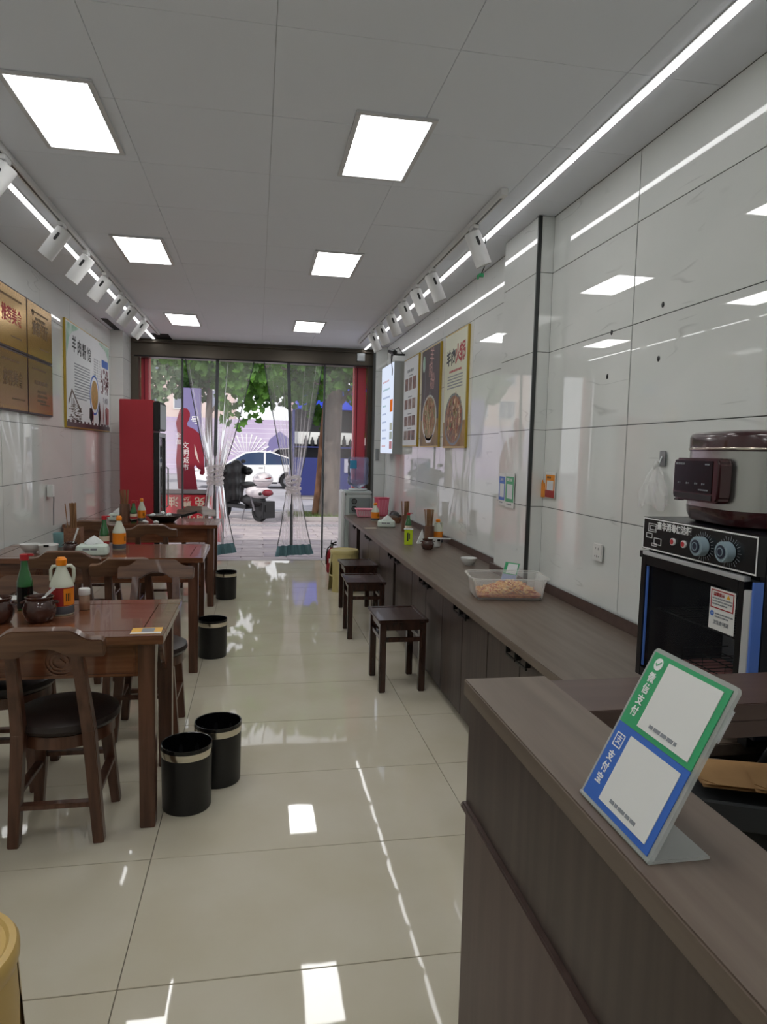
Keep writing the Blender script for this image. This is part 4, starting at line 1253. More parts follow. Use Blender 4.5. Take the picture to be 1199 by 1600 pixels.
def jar_pot(label, loc, group, s=1.0, lid=False):
    t = thing('stoneware_jar', label, 'jar', loc, 0, group)
    obj('pot', MB().lathe([(.042 * s, 0), (.05 * s, .006 * s), (.063 * s, .035 * s), (.064 * s, .055 * s), (.056 * s, .082 * s), (.050 * s, .090 * s), (.054 * s, .098 * s), (.056 * s, .103 * s), (.051 * s, .104 * s), (.047 * s, .092 * s), (.05 * s, .05 * s), (.03 * s, .015 * s), (.001, .013 * s)], 36), M['pot'], t)
    obj('contents', MB().lathe([(.001, .074 * s), (.052 * s, .072 * s)], 24, caps=(False, False)), M['chili'], t)
    for sx in (-1, 1):
        obj('lug', MB().tube([(sx * .055 * s, -.012 * s, .082 * s), (sx * .07 * s, -.008 * s, .078 * s), (sx * .07 * s, .008 * s, .078 * s), (sx * .055 * s, .012 * s, .082 * s)], .005 * s, 6), M['pot'], t)
    return t
def spoon(label, loc, rz, tilt, l=.14, m='porcelain'):
    t = thing('spoon', label, 'spoon', loc, rz)
    mm = Matrix.Rotation(tilt, 4, 'Y')
    obj('spoon', MB().ell((0, 0, 0), (.022, .015, .005), 14, 8).bar((.018, 0, .002), (l, 0, .004), .010, .005, .012, .004).xf(mm), M[m], t)
    return t
def tissue_pack(label, loc, rz, s=1.0):
    t = thing('tissue_pack', label, 'tissues', loc, rz, 'soft tissue packs')
    obj('pack', MB().rlathe([(.012, 0), (0, .01), (-.002, .035), (.004, .06), (.02, .07), (.045, .073)], .19 * s, .105 * s, .02), M['tissue'], t, smooth=True)
    def peak(u, v):
        a = 2 * PI * u
        r = (1 - v) * (1 + .25 * sin(a * 3 + 1))
        return Vector((.055 * s * r * cos(a) + .01 * v, .028 * s * r * sin(a), .071 + .055 * s * v ** .8 + .006 * sin(a * 5) * (1 - v)))
    obj('pulled_tissue', MB().grid(peak, 28, 8), M['tissuepaper'], t, smooth=False)
    obj('print', lines(-.05 * s, .05, .06 * s, 1, .02, .013, -.0545 * s), M['inkgrey'], t)
    return t
cs_cache = {}
def chopsticks(loc, n, r, hold, group, label, L=.235, sq=True, hm='basket', hlabel='', hh=.125):
    t = thing('chopstick_holder', hlabel, 'holder', loc, 0, 'chopstick holders')
    w_ = r
    if sq:
        b = MB()
        for q in ((-w_, -w_, w_, -w_ + .005), (-w_, w_ - .005, w_, w_), (-w_, -w_ + .005, -w_ + .005, w_ - .005), (w_ - .005, -w_ + .005, w_, w_ - .005)):
            b.box(q[0], q[1], 0, q[2], q[3], hh)
        b.box(-w_ + .005, -w_ + .005, 0, w_ - .005, w_ - .005, .043)
        obj('holder', b, M[hm], t, .001)
        wv = MB()
        for k in range(6):
            for j in range(3):
                wv.box(-w_ + .004 + j * .66 * w_, -w_ - .002, .008 + k * .02, -w_ + .004 + j * .66 * w_ + .5 * w_, -w_, .022 + k * .02)
        obj('weave', wv, M[hm], t, .0008)
    else:
        obj('holder', MB().lathe([(w_ * .95, 0), (w_, .004), (w_, hh), (w_ * .9, hh), (w_ * .88, .043), (.001, .043)], 28), M[hm], t)
    key = L
    if key not in cs_cache:
        cs_cache[key] = mesh_of('chopstick', MB().bar((0, 0, 0), (0, 0, L), .0048, .0048, .0066, .0066), M['bamboo'], 0)
    for i in range(n):
        a = random.uniform(0, 2 * PI)
        rr = w_ * .66 * math.sqrt(random.random())
        o = link('chopstick', cs_cache[key])
        o.location = (loc[0] + rr * cos(a), loc[1] + rr * sin(a), loc[2] + .045)
        k = random.uniform(.03, .12) * rr / (w_ * .66)
        o.rotation_euler = (-k * sin(a), k * cos(a), random.uniform(0, 3))
        tag(o, label, 'chopstick', group)
    return t
def bowl(label, loc, group, r=.06, h=.05, m='porcelain'):
    t = thing('bowl', label, 'bowl', loc, 0, group)
    obj('bowl', MB().lathe([(r * .48, 0), (r * .5, .005), (r * .62, .01), (r * .9, h * .62), (r, h), (r * .965, h), (r * .86, h * .62), (r * .58, .014), (.001, .012)], 32), M[m], t)
    return t

T1, T2, T3, K = .7553, .7553, .7553, .6903
# near table
jar_pot('ribbed brown jar at the left edge of the picture on the near table', (-.985, 2.85, T1), 'brown jars on the near table', .96)
jar_pot('ribbed brown jar beside the yellow and red sauce jug on the near table', (-.835, 2.865, T1), 'brown jars on the near table', .96)
spoon('white spoon standing in the left brown jar', (-.98, 2.855, T1 + .088), R(150), R(-40), .06)
spoon('white spoon standing in the right brown jar', (-.825, 2.865, T1 + .088), R(20), R(-40), .06)
sauce_bottle('green glass sauce bottle with red flip cap on the near table', (-.955, 3.08, T1), 'green sauce bottles', .235, 0, False)
orange_jug('pale jug with red and orange label and orange cap on the near table', (-.785, 2.985, T1), 'orange-capped jugs', .235, R(8), 'labelred', True, .047)
t = thing('spice_jar', 'small clear spice jar with white lid beside the sauce jug', 'jar', (-.715, 3.06, T1))
obj('glass', MB().lathe([(.02, 0), (.022, .004), (.022, .058), (.020, .062)], 24), glass_mat('spice_glass', 'c9b09a', .6, .1), t)
obj('spice', MB().lathe([(.0205, .002), (.0212, .005), (.0212, .03)], 24), M['chili'], t)
obj('lid', MB().lathe([(.0225, .0625), (.0235, .064), (.0235, .086), (.021, .09)], 24), M['white'], t)
t = thing('white_tray', 'shallow white tray against the wall end of the near table', 'tray', (-1.0, 3.175, T1))
obj('tray', MB().rlathe([(.02, 0), (0, .03), (.004, .03), (.02, .006)], .34, .09, .03), M['porcelain'], t)
t = thing('table_card', 'yellow ordering card stuck on the aisle corner of the near table', 'card', (-.405, 2.675, T1 + .0003), R(2))
obj('card', MB().box(-.055, -.045, 0, .055, .045, .001), M['yellowcard'], t)
obj('white_band', MB().box(-.055, -.045, .0011, .055, -.022, .0016), M['white'], t)
obj('blank_square', MB().box(-.018, -.018, .0011, .028, .036, .0016), M['inkgrey'], t)
# middle table
bowl('white bowl close to the wall on the middle table', (-1.42, 4.71, T2), 'white bowls', .067, .055)
t = thing('lidded_pot', 'white pot with lid and dark notch on the middle table', 'pot', (-1.295, 4.64, T2))
obj('pot', MB().lathe([(.05, 0), (.054, .005), (.058, .055)], 30), M['porcelain'], t)
obj('lid', MB().lathe([(.06, .0555), (.061, .058), (.058, .064), (.02, .068), (.001, .068)], 30), M['porcelain'], t)
obj('notch', MB().box(-.012, -.062, .052, .018, -.0565, .066), M['black'], t)
t = thing('teal_cup', 'pale teal plastic cup behind the chopstick basket on the middle table', 'cup', (-1.32, 4.97, T2))
obj('cup', MB().lathe([(.03, 0), (.032, .004), (.038, .095), (.035, .095), (.03, .008), (.001, .008)], 28), M['teal'], t)
chopsticks((-1.175, 4.77, T2), 14, .05, None, 'chopsticks on the middle table', 'brown chopstick standing in the woven basket on the middle table', .27, True, 'basket', 'woven brown chopstick basket on the middle table', .155)
jar_pot('small brown jar in front of the woven chopstick basket', (-1.165, 4.65, T2), 'small brown jars', .72)
spoon('white spoon leaning in the small brown jar on the middle table', (-1.15, 4.65, T2 + .07), R(10), R(-70), .10)
tissue_pack('pale tissue pack in front of the green bottle on the middle table', (-1.02, 4.59, T2), R(3))
sauce_bottle('green glass sauce bottle with red cap and cream label on the middle table', (-1.005, 4.86, T2), 'green sauce bottles', .225, R(10))
orange_jug('narrow-necked bottle with orange label and orange cap on the middle table', (-.91, 4.86, T2), 'orange-capped jugs', .225, R(30), 'labelorange', False, .043)
# far table
tissue_pack('pale blue-white tissue pack at the wall end of the far table', (-1.265, 6.72, T3), R(5), .9)
chopsticks((-1.185, 6.60, T3), 12, .046, None, 'chopsticks on the far table', 'brown chopstick standing in the round wooden holder on the far table', .25, False, 'holder', 'round wooden chopstick holder on the far table', .165)
sauce_bottle('dark sauce bottle with cream label beside the chopstick holder on the far table', (-1.105, 6.575, T3), 'green sauce bottles', .20)
orange_jug('orange-capped bottle beside the black pan on the far table', (-1.047, 6.66, T3), 'orange-capped jugs', .215, 0, 'labelorange', False, .037)
t = thing('black_pan', 'wide black pan with leftovers on the table near the fridge', 'pan', (-.84, 6.62, T3))
obj('pan', MB().lathe([(.08, 0), (.09, .004), (.155, .06), (.165, .066), (.158, .064), (.09, .01), (.001, .009)], 40), M['wok'], t)
obj('leftovers', MB().lathe([(.001, .055), (.06, .058), (.13, .048)], 32, caps=(False, False)), M['food'], t)
obj('handle', MB().bar((.15, -.03, .055), (.30, -.05, .10), .025, .012, .02, .01), M['wok'], t, .002)
for i, (dx, dy, dz) in enumerate(((-.10, -.05, .055), (.05, -.08, .063), (-.02, .05, .066), (-.15, -.12, .0), (-.05, -.16, 0))):
    t = thing('crumpled_napkin', ('crumpled napkin scrap in the left part of the black pan', 'crumpled napkin scrap in the front right part of the black pan', 'crumpled napkin scrap at the back of the black pan', 'crumpled napkin scrap on the table at the left front of the black pan', 'crumpled napkin scrap on the table just in front of the black pan')[i], 'napkin', (-.84 + dx, 6.62 + dy, T3 + dz), i, 'napkin scraps around the black pan')
    obj('scrap', MB().grid(lambda u, v: Vector(((.026 + .008 * sin(5 * u * 2 * PI + i)) * sin(PI * v) * cos(2 * PI * u), (.02 + .006 * sin(7 * u * 2 * PI)) * sin(PI * v) * sin(2 * PI * u), .014 - .014 * cos(PI * v) + .004 * sin(9 * u))), 14, 8), M['tissuepaper'], t, smooth=False)

# ================================================================== ON THE WALL COUNTER
t = thing('food_tub', 'clear plastic tub of fried shreds on the near part of the worktop', 'tub', (1.325, 3.49, K), R(-8))
obj('tub', MB().rlathe([(.035, 0), (.022, .01), (.008, .09), (.0, .108), (-.008, .11), (-.010, .118), (-.002, .118), (.004, .108), (.012, .09), (.026, .013), (.04, .003)], .40, .27, .05), M['tub'], t)
obj('rim', MB().rlathe([(-.010, .112), (-.012, .116), (-.010, .1195), (-.003, .1195)], .40, .27, .05, caps=(False, False)), M['tub'], t)
fd = thing('fried_shreds', 'heap of golden fried shreds in red oil inside the clear tub', 'food', (1.325, 3.49, K + .0135), R(-8), None, 'stuff')
obj('oil_bed', MB().rlathe([(.034, 0), (.027, .014), (.06, .017)], .40, .27, .05), M['chili'], fd)
sm = MB()
for k in range(1000):
    a = random.uniform(-1, 1); b = random.uniform(-1, 1)
    x, y = a * .145, b * .085
    if abs(a) > .8 and abs(b) > .8: continue
    hz = .020 + .042 * max(0, 1 - ((a - .15) / .75) ** 2) * max(0, 1 - b * b * .8) + random.random() * .014 - .004
    an = random.uniform(0, PI); l = random.uniform(.016, .045); tl = random.uniform(-.35, .45)
    dx, dy, dz = cos(an) * l / 2, sin(an) * l / 2, tl * l
    sm.bar((x - dx, y - dy, hz - dz * .5), (x + dx, y + dy, hz + dz * .5), .0046, .0046)
s_ = obj('shreds', sm, M['shred'], fd, smooth=False)
s_['kind'] = 'stuff'
bowl('white bowl with grey rim print behind the clear tub on the worktop', (1.44, 4.52, K), 'white bowls', .058, .05)
t = thing('payment_stand', 'small acrylic payment stand leaning by the pier behind the clear tub', 'sign', (1.425, 3.74, K + .0005), R(-52))
SL = Matrix.Rotation(R(-24), 4, 'X')
obj('acrylic_panel', MB().box(-.05, -.0018, 0, .05, .0018, .15).xf(SL), M['acrylic'], t)
obj('acrylic_foot', MB().box(-.05, 0, 0, .05, .05, .003), M['acrylic'], t)
c_ = obj('green_card', MB().box(-.046, -.003, .075, .046, -.002, .146).xf(SL), M['green'], t)
obj('blank_window', MB().box(-.026, -.0038, .08, .04, -.0031, .14).xf(SL), M['paper'], c_)
obj('blue_card', MB().box(-.046, -.003, .004, .046, -.002, .0745).xf(SL), mat('faded_blue_card', '8593b9', .4), t)
# group in the middle of the worktop
jar_pot('small dark brown jar with white spoon at the middle of the worktop', (1.335, 5.27, K), 'small brown jars', .80)
spoon('white spoon lying across the dark brown jar on the worktop', (1.36, 5.27, K + .088), R(-8), R(2), .16)
t = thing('lidded_pot', 'white pot behind the dark brown jar on the worktop', 'pot', (1.43, 5.42, K))
obj('pot', MB().lathe([(.045, 0), (.05, .005), (.056, .07), (.053, .07), (.045, .01), (.001, .01)], 30), M['porcelain'], t)
obj('notch', MB().box(.01, -.058, .052, .034, -.052, .068), M['black'], t)
chopsticks((1.43, 5.60, K), 18, .040, None, 'chopsticks in the nearer worktop holder', 'brown chopstick in the holder beside the orange jug on the worktop', .245, False, 'holder', 'round chopstick holder beside the orange jug on the worktop', .15)
orange_jug('orange-labelled jug against the wall at the middle of the worktop', (1.52, 5.66, K), 'orange-capped jugs', .205, R(20), 'labelorange', True, .045)
t = thing('folded_napkin', 'white folded napkin standing beside the nearer chopstick holder', 'napkin', (1.36, 5.62, K))
obj('napkin', MB().add([(-.03, -.02, 0), (.03, -.02, 0), (.03, .02, 0), (-.03, .02, 0), (.012, -.004, .125), (.02, .004, .12)], [(0, 1, 4), (1, 2, 5, 4), (2, 3, 5), (3, 0, 4, 5), (0, 3, 2, 1)]), M['tissuepaper'], t)
t = thing('drink_carton', 'bright lime-green snack carton standing on the worktop', 'carton', (1.243, 5.56, K), R(-12))
obj('carton', MB().box(-.034, -.026, 0, .034, .026, .125), M['lime'], t, .003)
obj('foil_top', MB().box(-.038, -.029, .1255, .038, .029, .131), M['tissuepaper'], t)
obj('print', MB().box(-.012, -.0268, .03, .0, -.0262, .10).box(.004, -.0268, .045, .012, -.0262, .095), M['ink'], t)
chopsticks((1.425, 6.52, K), 16, .040, None, 'chopsticks in the farther worktop holder', 'brown chopstick in the holder behind the lime-green carton on the worktop', .245, False, 'holder', 'round chopstick holder behind the lime-green carton on the worktop', .15)
sauce_bottle('green sauce bottle in front of the farther chopstick holder on the worktop', (1.40, 6.28, K), 'green sauce bottles', .20)
tissue_pack('crumpled tissue pack beside the pink baskets on the worktop', (1.30, 6.86, K), R(-10), .95)
orange_jug('orange-labelled bottle in front of the pink baskets', (1.29, 7.48, K), 'orange-capped jugs', .20, 0, 'labelorange', False, .047)
t = thing('small_basket', 'little dark basket of odds and ends by the wall near the pink baskets', 'basket', (1.45, 7.28, K))
obj('basket', MB().rlathe([(.01, 0), (.0, .06), (.005, .06), (.014, .006)], .17, .12, .03), M['basket'], t)
obj('contents', MB().ell((0, 0, .055), (.07, .045, .025), 12, 8), M['food'], t)
t = thing('black_cloth', 'dark bag pushed into the corner behind the small basket', 'bag', (1.53, 7.60, K))
obj('bag', MB().ell((0, 0, .05), (.055, .13, .05), 16, 10), M['binbag'], t)
def pbasket(label, loc, rz, m, w_=.24, d_=.17, h=.10, lattice=False):
    t = thing('plastic_basket', label, 'basket', loc, rz, 'pink plastic baskets')
    obj('basket', MB().rlathe([(.03, 0), (.022, .006), (.004, h - .008), (-.006, h - .006), (-.008, h), (.0, h), (.012, h - .012), (.032, .008)], w_, d_, .035), M[m], t)
    mb = MB()
    for k in range(9):
        x = -w_ / 2 + .03 + k * (w_ - .06) / 8
        mb.bar((x * .86, -d_ / 2 + .022, .02), (x, -d_ / 2 + .006, h - .02), .007, .006)
    obj('slats', mb, M['white' if not lattice else 'pink'], t)
    return t
pbasket('pink plastic basket on the worktop in front of the water dispenser', (1.25, 7.93, K), R(-4), 'pink', .23, .2, .095)
pbasket('darker pink openwork basket standing behind the pale pink one', (1.465, 8.06, K), R(4), 'pinkdark', .17, .15, .22, True)
t = thing('paper_slip', 'small paper slip lying at the front edge of the worktop', 'paper', (1.12, 6.75, K + .0004), R(8))
obj('slip', MB().box(-.06, -.03, 0, .06, .03, .001), M['labelcream'], t)

# ================================================================== FRIDGE, WATER DISPENSER, EXTINGUISHER
t = thing('drinks_fridge', 'tall red drinks fridge standing against the left wall by the door', 'fridge', (-1.245, 8.05, 0), PI / 2)
FW, FD, FH = .27, .2, 1.945
obj('cabinet', MB().box(-FW, -.145, .08, FW, .20, FH), M['red'], t, .006)
obj('plinth', MB().box(-FW + .01, -.14, 0, FW - .01, .19, .0795), M['black'], t)
dd = obj('door', MB().box(-FW, -.205, .10, -FW + .04, -.15, 1.60).box(FW - .04, -.205, .10, FW, -.15, 1.60).box(-FW + .0405, -.205, .10, FW - .0405, -.15, .15).box(-FW + .0405, -.205, 1.55, FW - .0405, -.15, 1.60), M['black'], t, .003)
obj('door_glass', MB().box(-FW + .041, -.19, .151, FW - .041, -.182, 1.549), M['glass'], dd)
for q in ((-FW + .003, .103, -FW + .04, 1.597), (FW - .04, .103, FW - .003, 1.597), (-FW + .0405, .103, FW - .0405, .15), (-FW + .0405, 1.55, FW - .0405, 1.597)):
    obj('front_trim', MB().box(q[0], -.209, q[1], q[2], -.2055, q[3]), M['alu'], dd)
obj('handle', MB().tube([(FW - .02, -.206, .75), (FW - .02, -.235, .77), (FW - .02, -.235, 1.2), (FW - .02, -.206, 1.22)], .009, 8), M['alu'], dd)
obj('header', MB().box(-FW, -.215, 1.62, FW, -.1455, FH - .01), M['black'], t, .012)
obj('header_light', MB().box(-FW + .03, -.2175, 1.64, FW - .03, -.2155, FH - .04), M['alu'], t)
obj('interior', MB().box(-FW + .041, -.149, .151, FW - .041, -.1455, 1.549), M['white'], t)

t = thing('water_dispenser', 'grey and white water dispenser seen from behind at the end of the worktop', 'water dispenser', (1.205, 8.42, 0))
obj('body', MB().box(-.15, -.14, .02, .175, .15, .93), M['disp'], t, .012)
obj('front_shell', MB().box(-.195, -.145, .0, -.1505, .155, .975), M['dispwhite'], t, .012)
obj('top', MB().box(-.15, -.14, .9305, .175, .15, .972), M['disp'], t, .01)
bk = obj('back_panel', MB().box(-.10, -.1475, .70, .16, -.1405, .89), M['dispdark'], t, .003)
for z in (.845, .755):
    f = MB().ring(-.04, z, .026, .034, -.152, -.148, 24)
    for k in range(5):
        f.box(-.065, -.151, z - .022 + k * .011, -.015, -.1485, z - .018 + k * .011)
    obj('fan_grille', f, M['black'], bk)
obj('collar', MB().lathe([(.10, .9725), (.115, .98), (.115, .995), (.06, 1.0)], 28, (0.02, 0, 0)), M['dispwhite'], t)
t = thing('water_bottle', 'clear blue water bottle upside down on the dispenser', 'bottle', (1.225, 8.42, 1.0))
obj('bottle', MB().lathe([(.03, -.0), (.05, .012), (.115, .045), (.128, .06), (.128, .13), (.121, .14), (.121, .165), (.128, .175), (.128, .27), (.121, .28), (.121, .30), (.128, .31), (.128, .36), (.118, .378), (.03, .384)], 36), M['waterplastic'], t)
obj('water', MB().lathe([(.028, .003), (.048, .014), (.113, .047), (.125, .062), (.125, .10)], 36), glass_mat('water_body', 'b9c2d8', .25, .02), t)
wl_ = MB().grid(lambda u, v: Vector((.1295 * cos(-2.6 + .75 * u), .1295 * sin(-2.6 + .75 * u), .24 + .10 * v)), 8, 1)
obj('label', wl_, M['water'], t)
t = thing('fire_extinguisher', 'small red fire extinguisher standing on the floor beside the glass door', 'extinguisher', (.885, 8.16, 0))
obj('cylinder', MB().lathe([(.05, 0), (.058, .008), (.06, .02), (.06, .235), (.05, .265), (.022, .285), (.018, .30)], 28), M['extred'], t)
obj('valve', MB().lathe([(.018, .3005), (.022, .305), (.02, .33), (.012, .335)], 16), M['alu'], t)
obj('lever', MB().bar((-.01, 0, .335), (.06, 0, .365), .018, .008).bar((-.01, 0, .33), (.06, 0, .33), .018, .008).tube([(-.005, 0, .34), (.0, 0, .385)], .006, 6), M['black'], t)
obj('hose', MB().tube([(-.015, -.01, .32), (-.05, -.03, .29), (-.066, -.03, .2), (-.064, -.02, .1)], .008, 8), M['black'], t)
obj('label', MB().grid(lambda u, v: Vector((.0605 * cos(-2.2 + 1.0 * u), .0605 * sin(-2.2 + 1.0 * u), .12 + .05 * v)), 8, 1), M['white'], t)

# ================================================================== STREET
G = -.03
pv = struct('pavement', MB().box(-9, 9.1605, -.3, 9, 16.6, G - .012), M['joint'])
pc = {}
for j in range(14):
    for i in range(9):
        if j == 10:
            continue
        x = -3.0 + i * .62 + (.31 if j % 2 else 0); y = 9.38 + j * .42
        k = (i * 7 + j * 3) % 2
        if k not in pc:
            pc[k] = mesh_of('paving_stone', MB().cb(0, 0, -.006, .606, .406, .012), M['stone' if k else 'stone2'], .003)
        o = link('paving_stone', pc[k], pv)
        o.location = (x, y, G + random.random() * .0015)
tc_ = mesh_of('tactile_stone', (lambda m: [m.box(-.12 + k * .08 - .02, -.13, G * 0, -.12 + k * .08 + .02, .13, .008) for k in range(4)] and m.cb(0, 0, -.006, .33, .33, .012))(MB()), M['tact'], .002)
for i in range(14):
    o = link('tactile_stone', tc_, pv)
    o.location = (-2.4 + i * .34, 9.38 + 10 * .42, G)
obj('far_paving', MB().box(-9, 15.1, -.2, 9, 16.4, G - .001), M['stone'], pv)
struct('kerb', MB().box(-9, 16.4, -.3, 9, 16.62, G + .004), M['kerb'])
struct('road', MB().box(-40, 16.62, -.3, 40, 60, G - .06), M['road'])
pt = thing('tree_planter', 'low kerbed planting bed with grass around the grey tree trunk', 'planter', (1.75, 15.1, G))
for q in ((-1.2, -.72, 1.2, -.62), (-1.2, .62, 1.2, .72), (-1.2, -.62, -1.1, .62), (1.1, -.62, 1.2, .62)):
    obj('kerb_piece', MB().box(q[0], q[1], 0, q[2], q[3], .09), M['kerb'], pt, .006)
obj('soil', MB().box(-1.1, -.62, 0, 1.1, .62, .06), M['soil'], pt)
gm = MB()
for k in range(900):
    x, y = random.uniform(-1.08, 1.08), random.uniform(-.6, .6)
    a = random.uniform(0, 6.28); h = random.uniform(.04, .12)
    gm.add([(x, y, .06), (x + .012 * cos(a), y + .012 * sin(a), .06), (x + .03 * sin(a), y + .03 * cos(a), .06 + h)], [(0, 1, 2)])
gr = obj('grass', gm, leaf_mat('grass_blade', '4f6a33', '7a8a4c'), pt, smooth=False)
gr['kind'] = 'stuff'

# trees
def leaf_shape(mb, c, s, rnd):
    # five-lobed leaf with a slight fold
    a = rnd.uniform(0, 2 * PI); tilt = rnd.uniform(-.9, .9); t2 = rnd.uniform(-.9, .9)
    m = Matrix.Translation(c) @ Matrix.Rotation(a, 4, 'Y') @ Matrix.Rotation(tilt, 4, 'X') @ Matrix.Rotation(t2, 4, 'Z')
    pts = [(0, -.5), (.22, -.42), (.5, -.28), (.34, -.05), (.52, .18), (.24, .2), (.0, .6), (-.24, .2), (-.52, .18), (-.34, -.05), (-.5, -.28), (-.22, -.42)]
    vs = [(0, .06 * s, 0)] + [(x * s, -.05 * s * abs(x), z * s) for x, z in pts]
    mb.add([m @ Vector(v) for v in vs], [(0, 1 + k, 1 + (k + 1) % 12) for k in range(12)])
def tree(name, label, loc, trunk, r, blobs, n, s, m, bark, branches, big=None, seed=3):
    rnd = random.Random(seed)
    t = thing(name, label, 'tree', loc, 0, None)
    obj('trunk', MB().tube(trunk, r, 14), M[bark], t)
    for b in branches:
        obj('branch', MB().tube(b, [.07 - .05 * k / (len(b) - 1) for k in range(len(b))], 7), M[bark], t)
    mb = MB()
    tot = sum(b[3] * b[4] * b[5] for b in blobs)
    for bx, by, bz, rx, ry, rz in blobs:
        for k in range(max(8, int(n * rx * ry * rz / tot))):
            while 1:
                p = Vector((rnd.uniform(-1, 1), rnd.uniform(-1, 1), rnd.uniform(-1, 1)))
                if p.length < 1: break
            leaf_shape(mb, Vector((bx + p.x * rx, by + p.y * ry, bz + p.z * rz)), s * rnd.uniform(.7, 1.25), rnd)
    c = obj('crown', mb, M[m], t, smooth=False)
    c['kind'] = 'stuff'
    if big:
        for k, (x, y, z, q) in enumerate(big):
            lm = MB()
            leaf_shape(lm, Vector((0, 0, 0)), q, rnd)
            o = obj('leaf', lm, M['leaf'], t, smooth=False)
            o.location = (x, y, z)
    return t
bigs = []
rr = random.Random(11)
for k in range(70):
    x = rr.uniform(-.75, .15)
    zlow = 1.75 + .5 * abs(x + .3) + rr.random() * .9
    bigs.append((x - 1.58, -2.1 + rr.uniform(-.5, .5), zlow, rr.uniform(.13, .2)))
tree('street_tree', 'grey-trunked street tree by the door, with big hanging leaves', (1.58, 15.2, G + .06),
     [(0, 0, .001), (.02, 0, .6), (.03, 0, 1.6), (.07, 0, 2.6), (.05, .05, 3.6), (.1, .1, 5)], [.25, .21, .2, .19, .17, .1],
     [(-.6, -.6, 3.3, 1.0, .9, .85), (-1.9, -1.8, 3.25, .9, .7, .85), (.9, -.3, 3.0, .9, .9, .7), (.2, .6, 4.2, 2.2, 1.5, .9), (-1.1, .4, 2.75, .8, .7, .45), (-2.6, -.8, 3.5, 1.0, 1, .7), (-3.9, .2, 3.9, 1.2, 1, .55), (1.1, .1, 1.75, .35, .3, .35), (-.2, .3, 2.3, .4, .3, .4)],
     5200, .17, 'leaf', 'bark', [[(.05, 0, 2.3), (.5, -.2, 2.8), (1.0, -.4, 3.1), (1.7, -.5, 3.3)], [(.03, 0, 2.6), (-.7, -.7, 3.1), (-1.5, -1.5, 3.0), (-1.9, -2.0, 2.5)], [(.05, 0, 3.0), (-1.4, 0, 3.5), (-3.4, .2, 3.9)]], bigs, 5)
obj('brown_stem', MB().tube([(-.28, .1, .001), (-.22, .1, .7), (-.17, .1, 1.6), (-.1, .05, 2.6)], [.1, .085, .075, .06], 10), M['barkbrown'], bpy.data.objects['street_tree'])
tree('roadside_tree', 'pale grey-green tree across the road, seen through the glass beside the fridge', (-5.2, 30, G - .05), [(0, 0, 0), (0, 0, 3), (.1, 0, 5.5)], [.18, .15, .06],
     [(0, 0, 4.3, 1.9, 1.2, 1.5), (1.8, 0, 5.3, 1.5, 1, .9), (-1.6, 0, 5.0, 1.4, 1, 1.3)], 1500, .26, 'leafp', 'bark', [[(0, 0, 2.5), (.8, 0, 3.6), (1.7, 0, 5.0)], [(0, 0, 2.6), (-.7, 0, 3.6), (-1.4, 0, 4.6)]], None, 8)
tree('roadside_tree', 'mid-green tree across the road, behind the fridge-side curtain', (-2.2, 33, G - .05), [(0, 0, 0), (0, 0, 3), (.1, 0, 6)], [.2, .16, .06],
     [(0, 0, 5.6, 2.0, 1.2, 1.3), (1.5, 0, 5.0, 1.4, 1, 1.1), (-.8, 0, 4.4, 1.0, .8, .9)], 1600, .27, 'leafd', 'bark', [[(0, 0, 3), (.8, 0, 4.2), (1.4, 0, 5.0)]], None, 9)
tree('roadside_tree', 'dark green tree across the road, above the blue kiosk', (2.9, 31, G - .05), [(0, 0, 0), (0, 0, 3), (.1, 0, 6)], [.2, .16, .06],
     [(0, 0, 5.4, 2.2, 1.2, 1.5), (-2.0, 0, 5.6, 1.6, 1, 1.2), (1.9, 0, 5.6, 1.5, 1, 1.2)], 1700, .27, 'leafd', 'bark', [[(0, 0, 3), (-.9, 0, 4.4), (-1.8, 0, 5.4)]], None, 10)

# electric scooter, seen from behind
t = thing('electric_scooter', 'white and black electric scooter parked on the pavement outside the door', 'scooter', (.06, 14.3, G), R(38))
def wheel(y, nm):
    w_ = obj(nm, MB().ring(0, .21, .13, .215, -.045, .045, 32).xf(Matrix.Translation((0, y, 0)) @ Matrix.Rotation(PI / 2, 4, 'Z')), M['tyre'], t, .012)
    obj('hub', MB().disc(0, .21, .129, -.03, .03, 24).xf(Matrix.Translation((0, y, 0)) @ Matrix.Rotation(PI / 2, 4, 'Z')), M['scblack'], w_)
wheel(0, 'rear_wheel'); wheel(1.22, 'front_wheel')
obj('tail_body', MB().ell((0, .05, .60), (.17, .36, .15), 20, 12), M['scwhite'], t)
obj('under_body', MB().ell((0, .2, .42), (.14, .38, .14), 16, 10).box(-.13, .3, .24, .13, .95, .31), M['scblack'], t)
obj('tail_light', MB().ell((0.0, -.25, .60), (.13, .07, .07), 16, 10), M['scred'], t)
for sx in (-1, 1):
    obj('indicator', MB().ell((sx * .15, -.2, .58), (.035, .03, .035), 12, 8), M['scblack'], t)
    obj('shock_absorber', MB().tube([(sx * .11, .02, .22), (sx * .12, .12, .50)], .025, 10), M['scgrey'], t)
    obj('mirror', MB().tube([(sx * .2, .98, 1.02), (sx * .28, .95, 1.18)], .008, 6).ell((sx * .30, .95, 1.21), (.06, .015, .04), 12, 8), M['scblack'], t)
obj('mudguard', MB().prism([(-.15, .43), (.15, .43), (.155, .09), (-.155, .09)], -.31, -.275).box(-.15, -.3, .405, .15, -.1, .43), M['scblack'], t, .006)
obj('number_plate', MB().box(-.11, -.322, .22, .11, -.311, .36), M['black'], t, .004)
obj('seat', MB().ell((0, .30, .74), (.15, .34, .065), 18, 10), M['scblack'], t)
tpc = obj('top_case', MB().ell((0, -.10, .86), (.21, .19, .15), 22, 14), M['scwhite'], t)
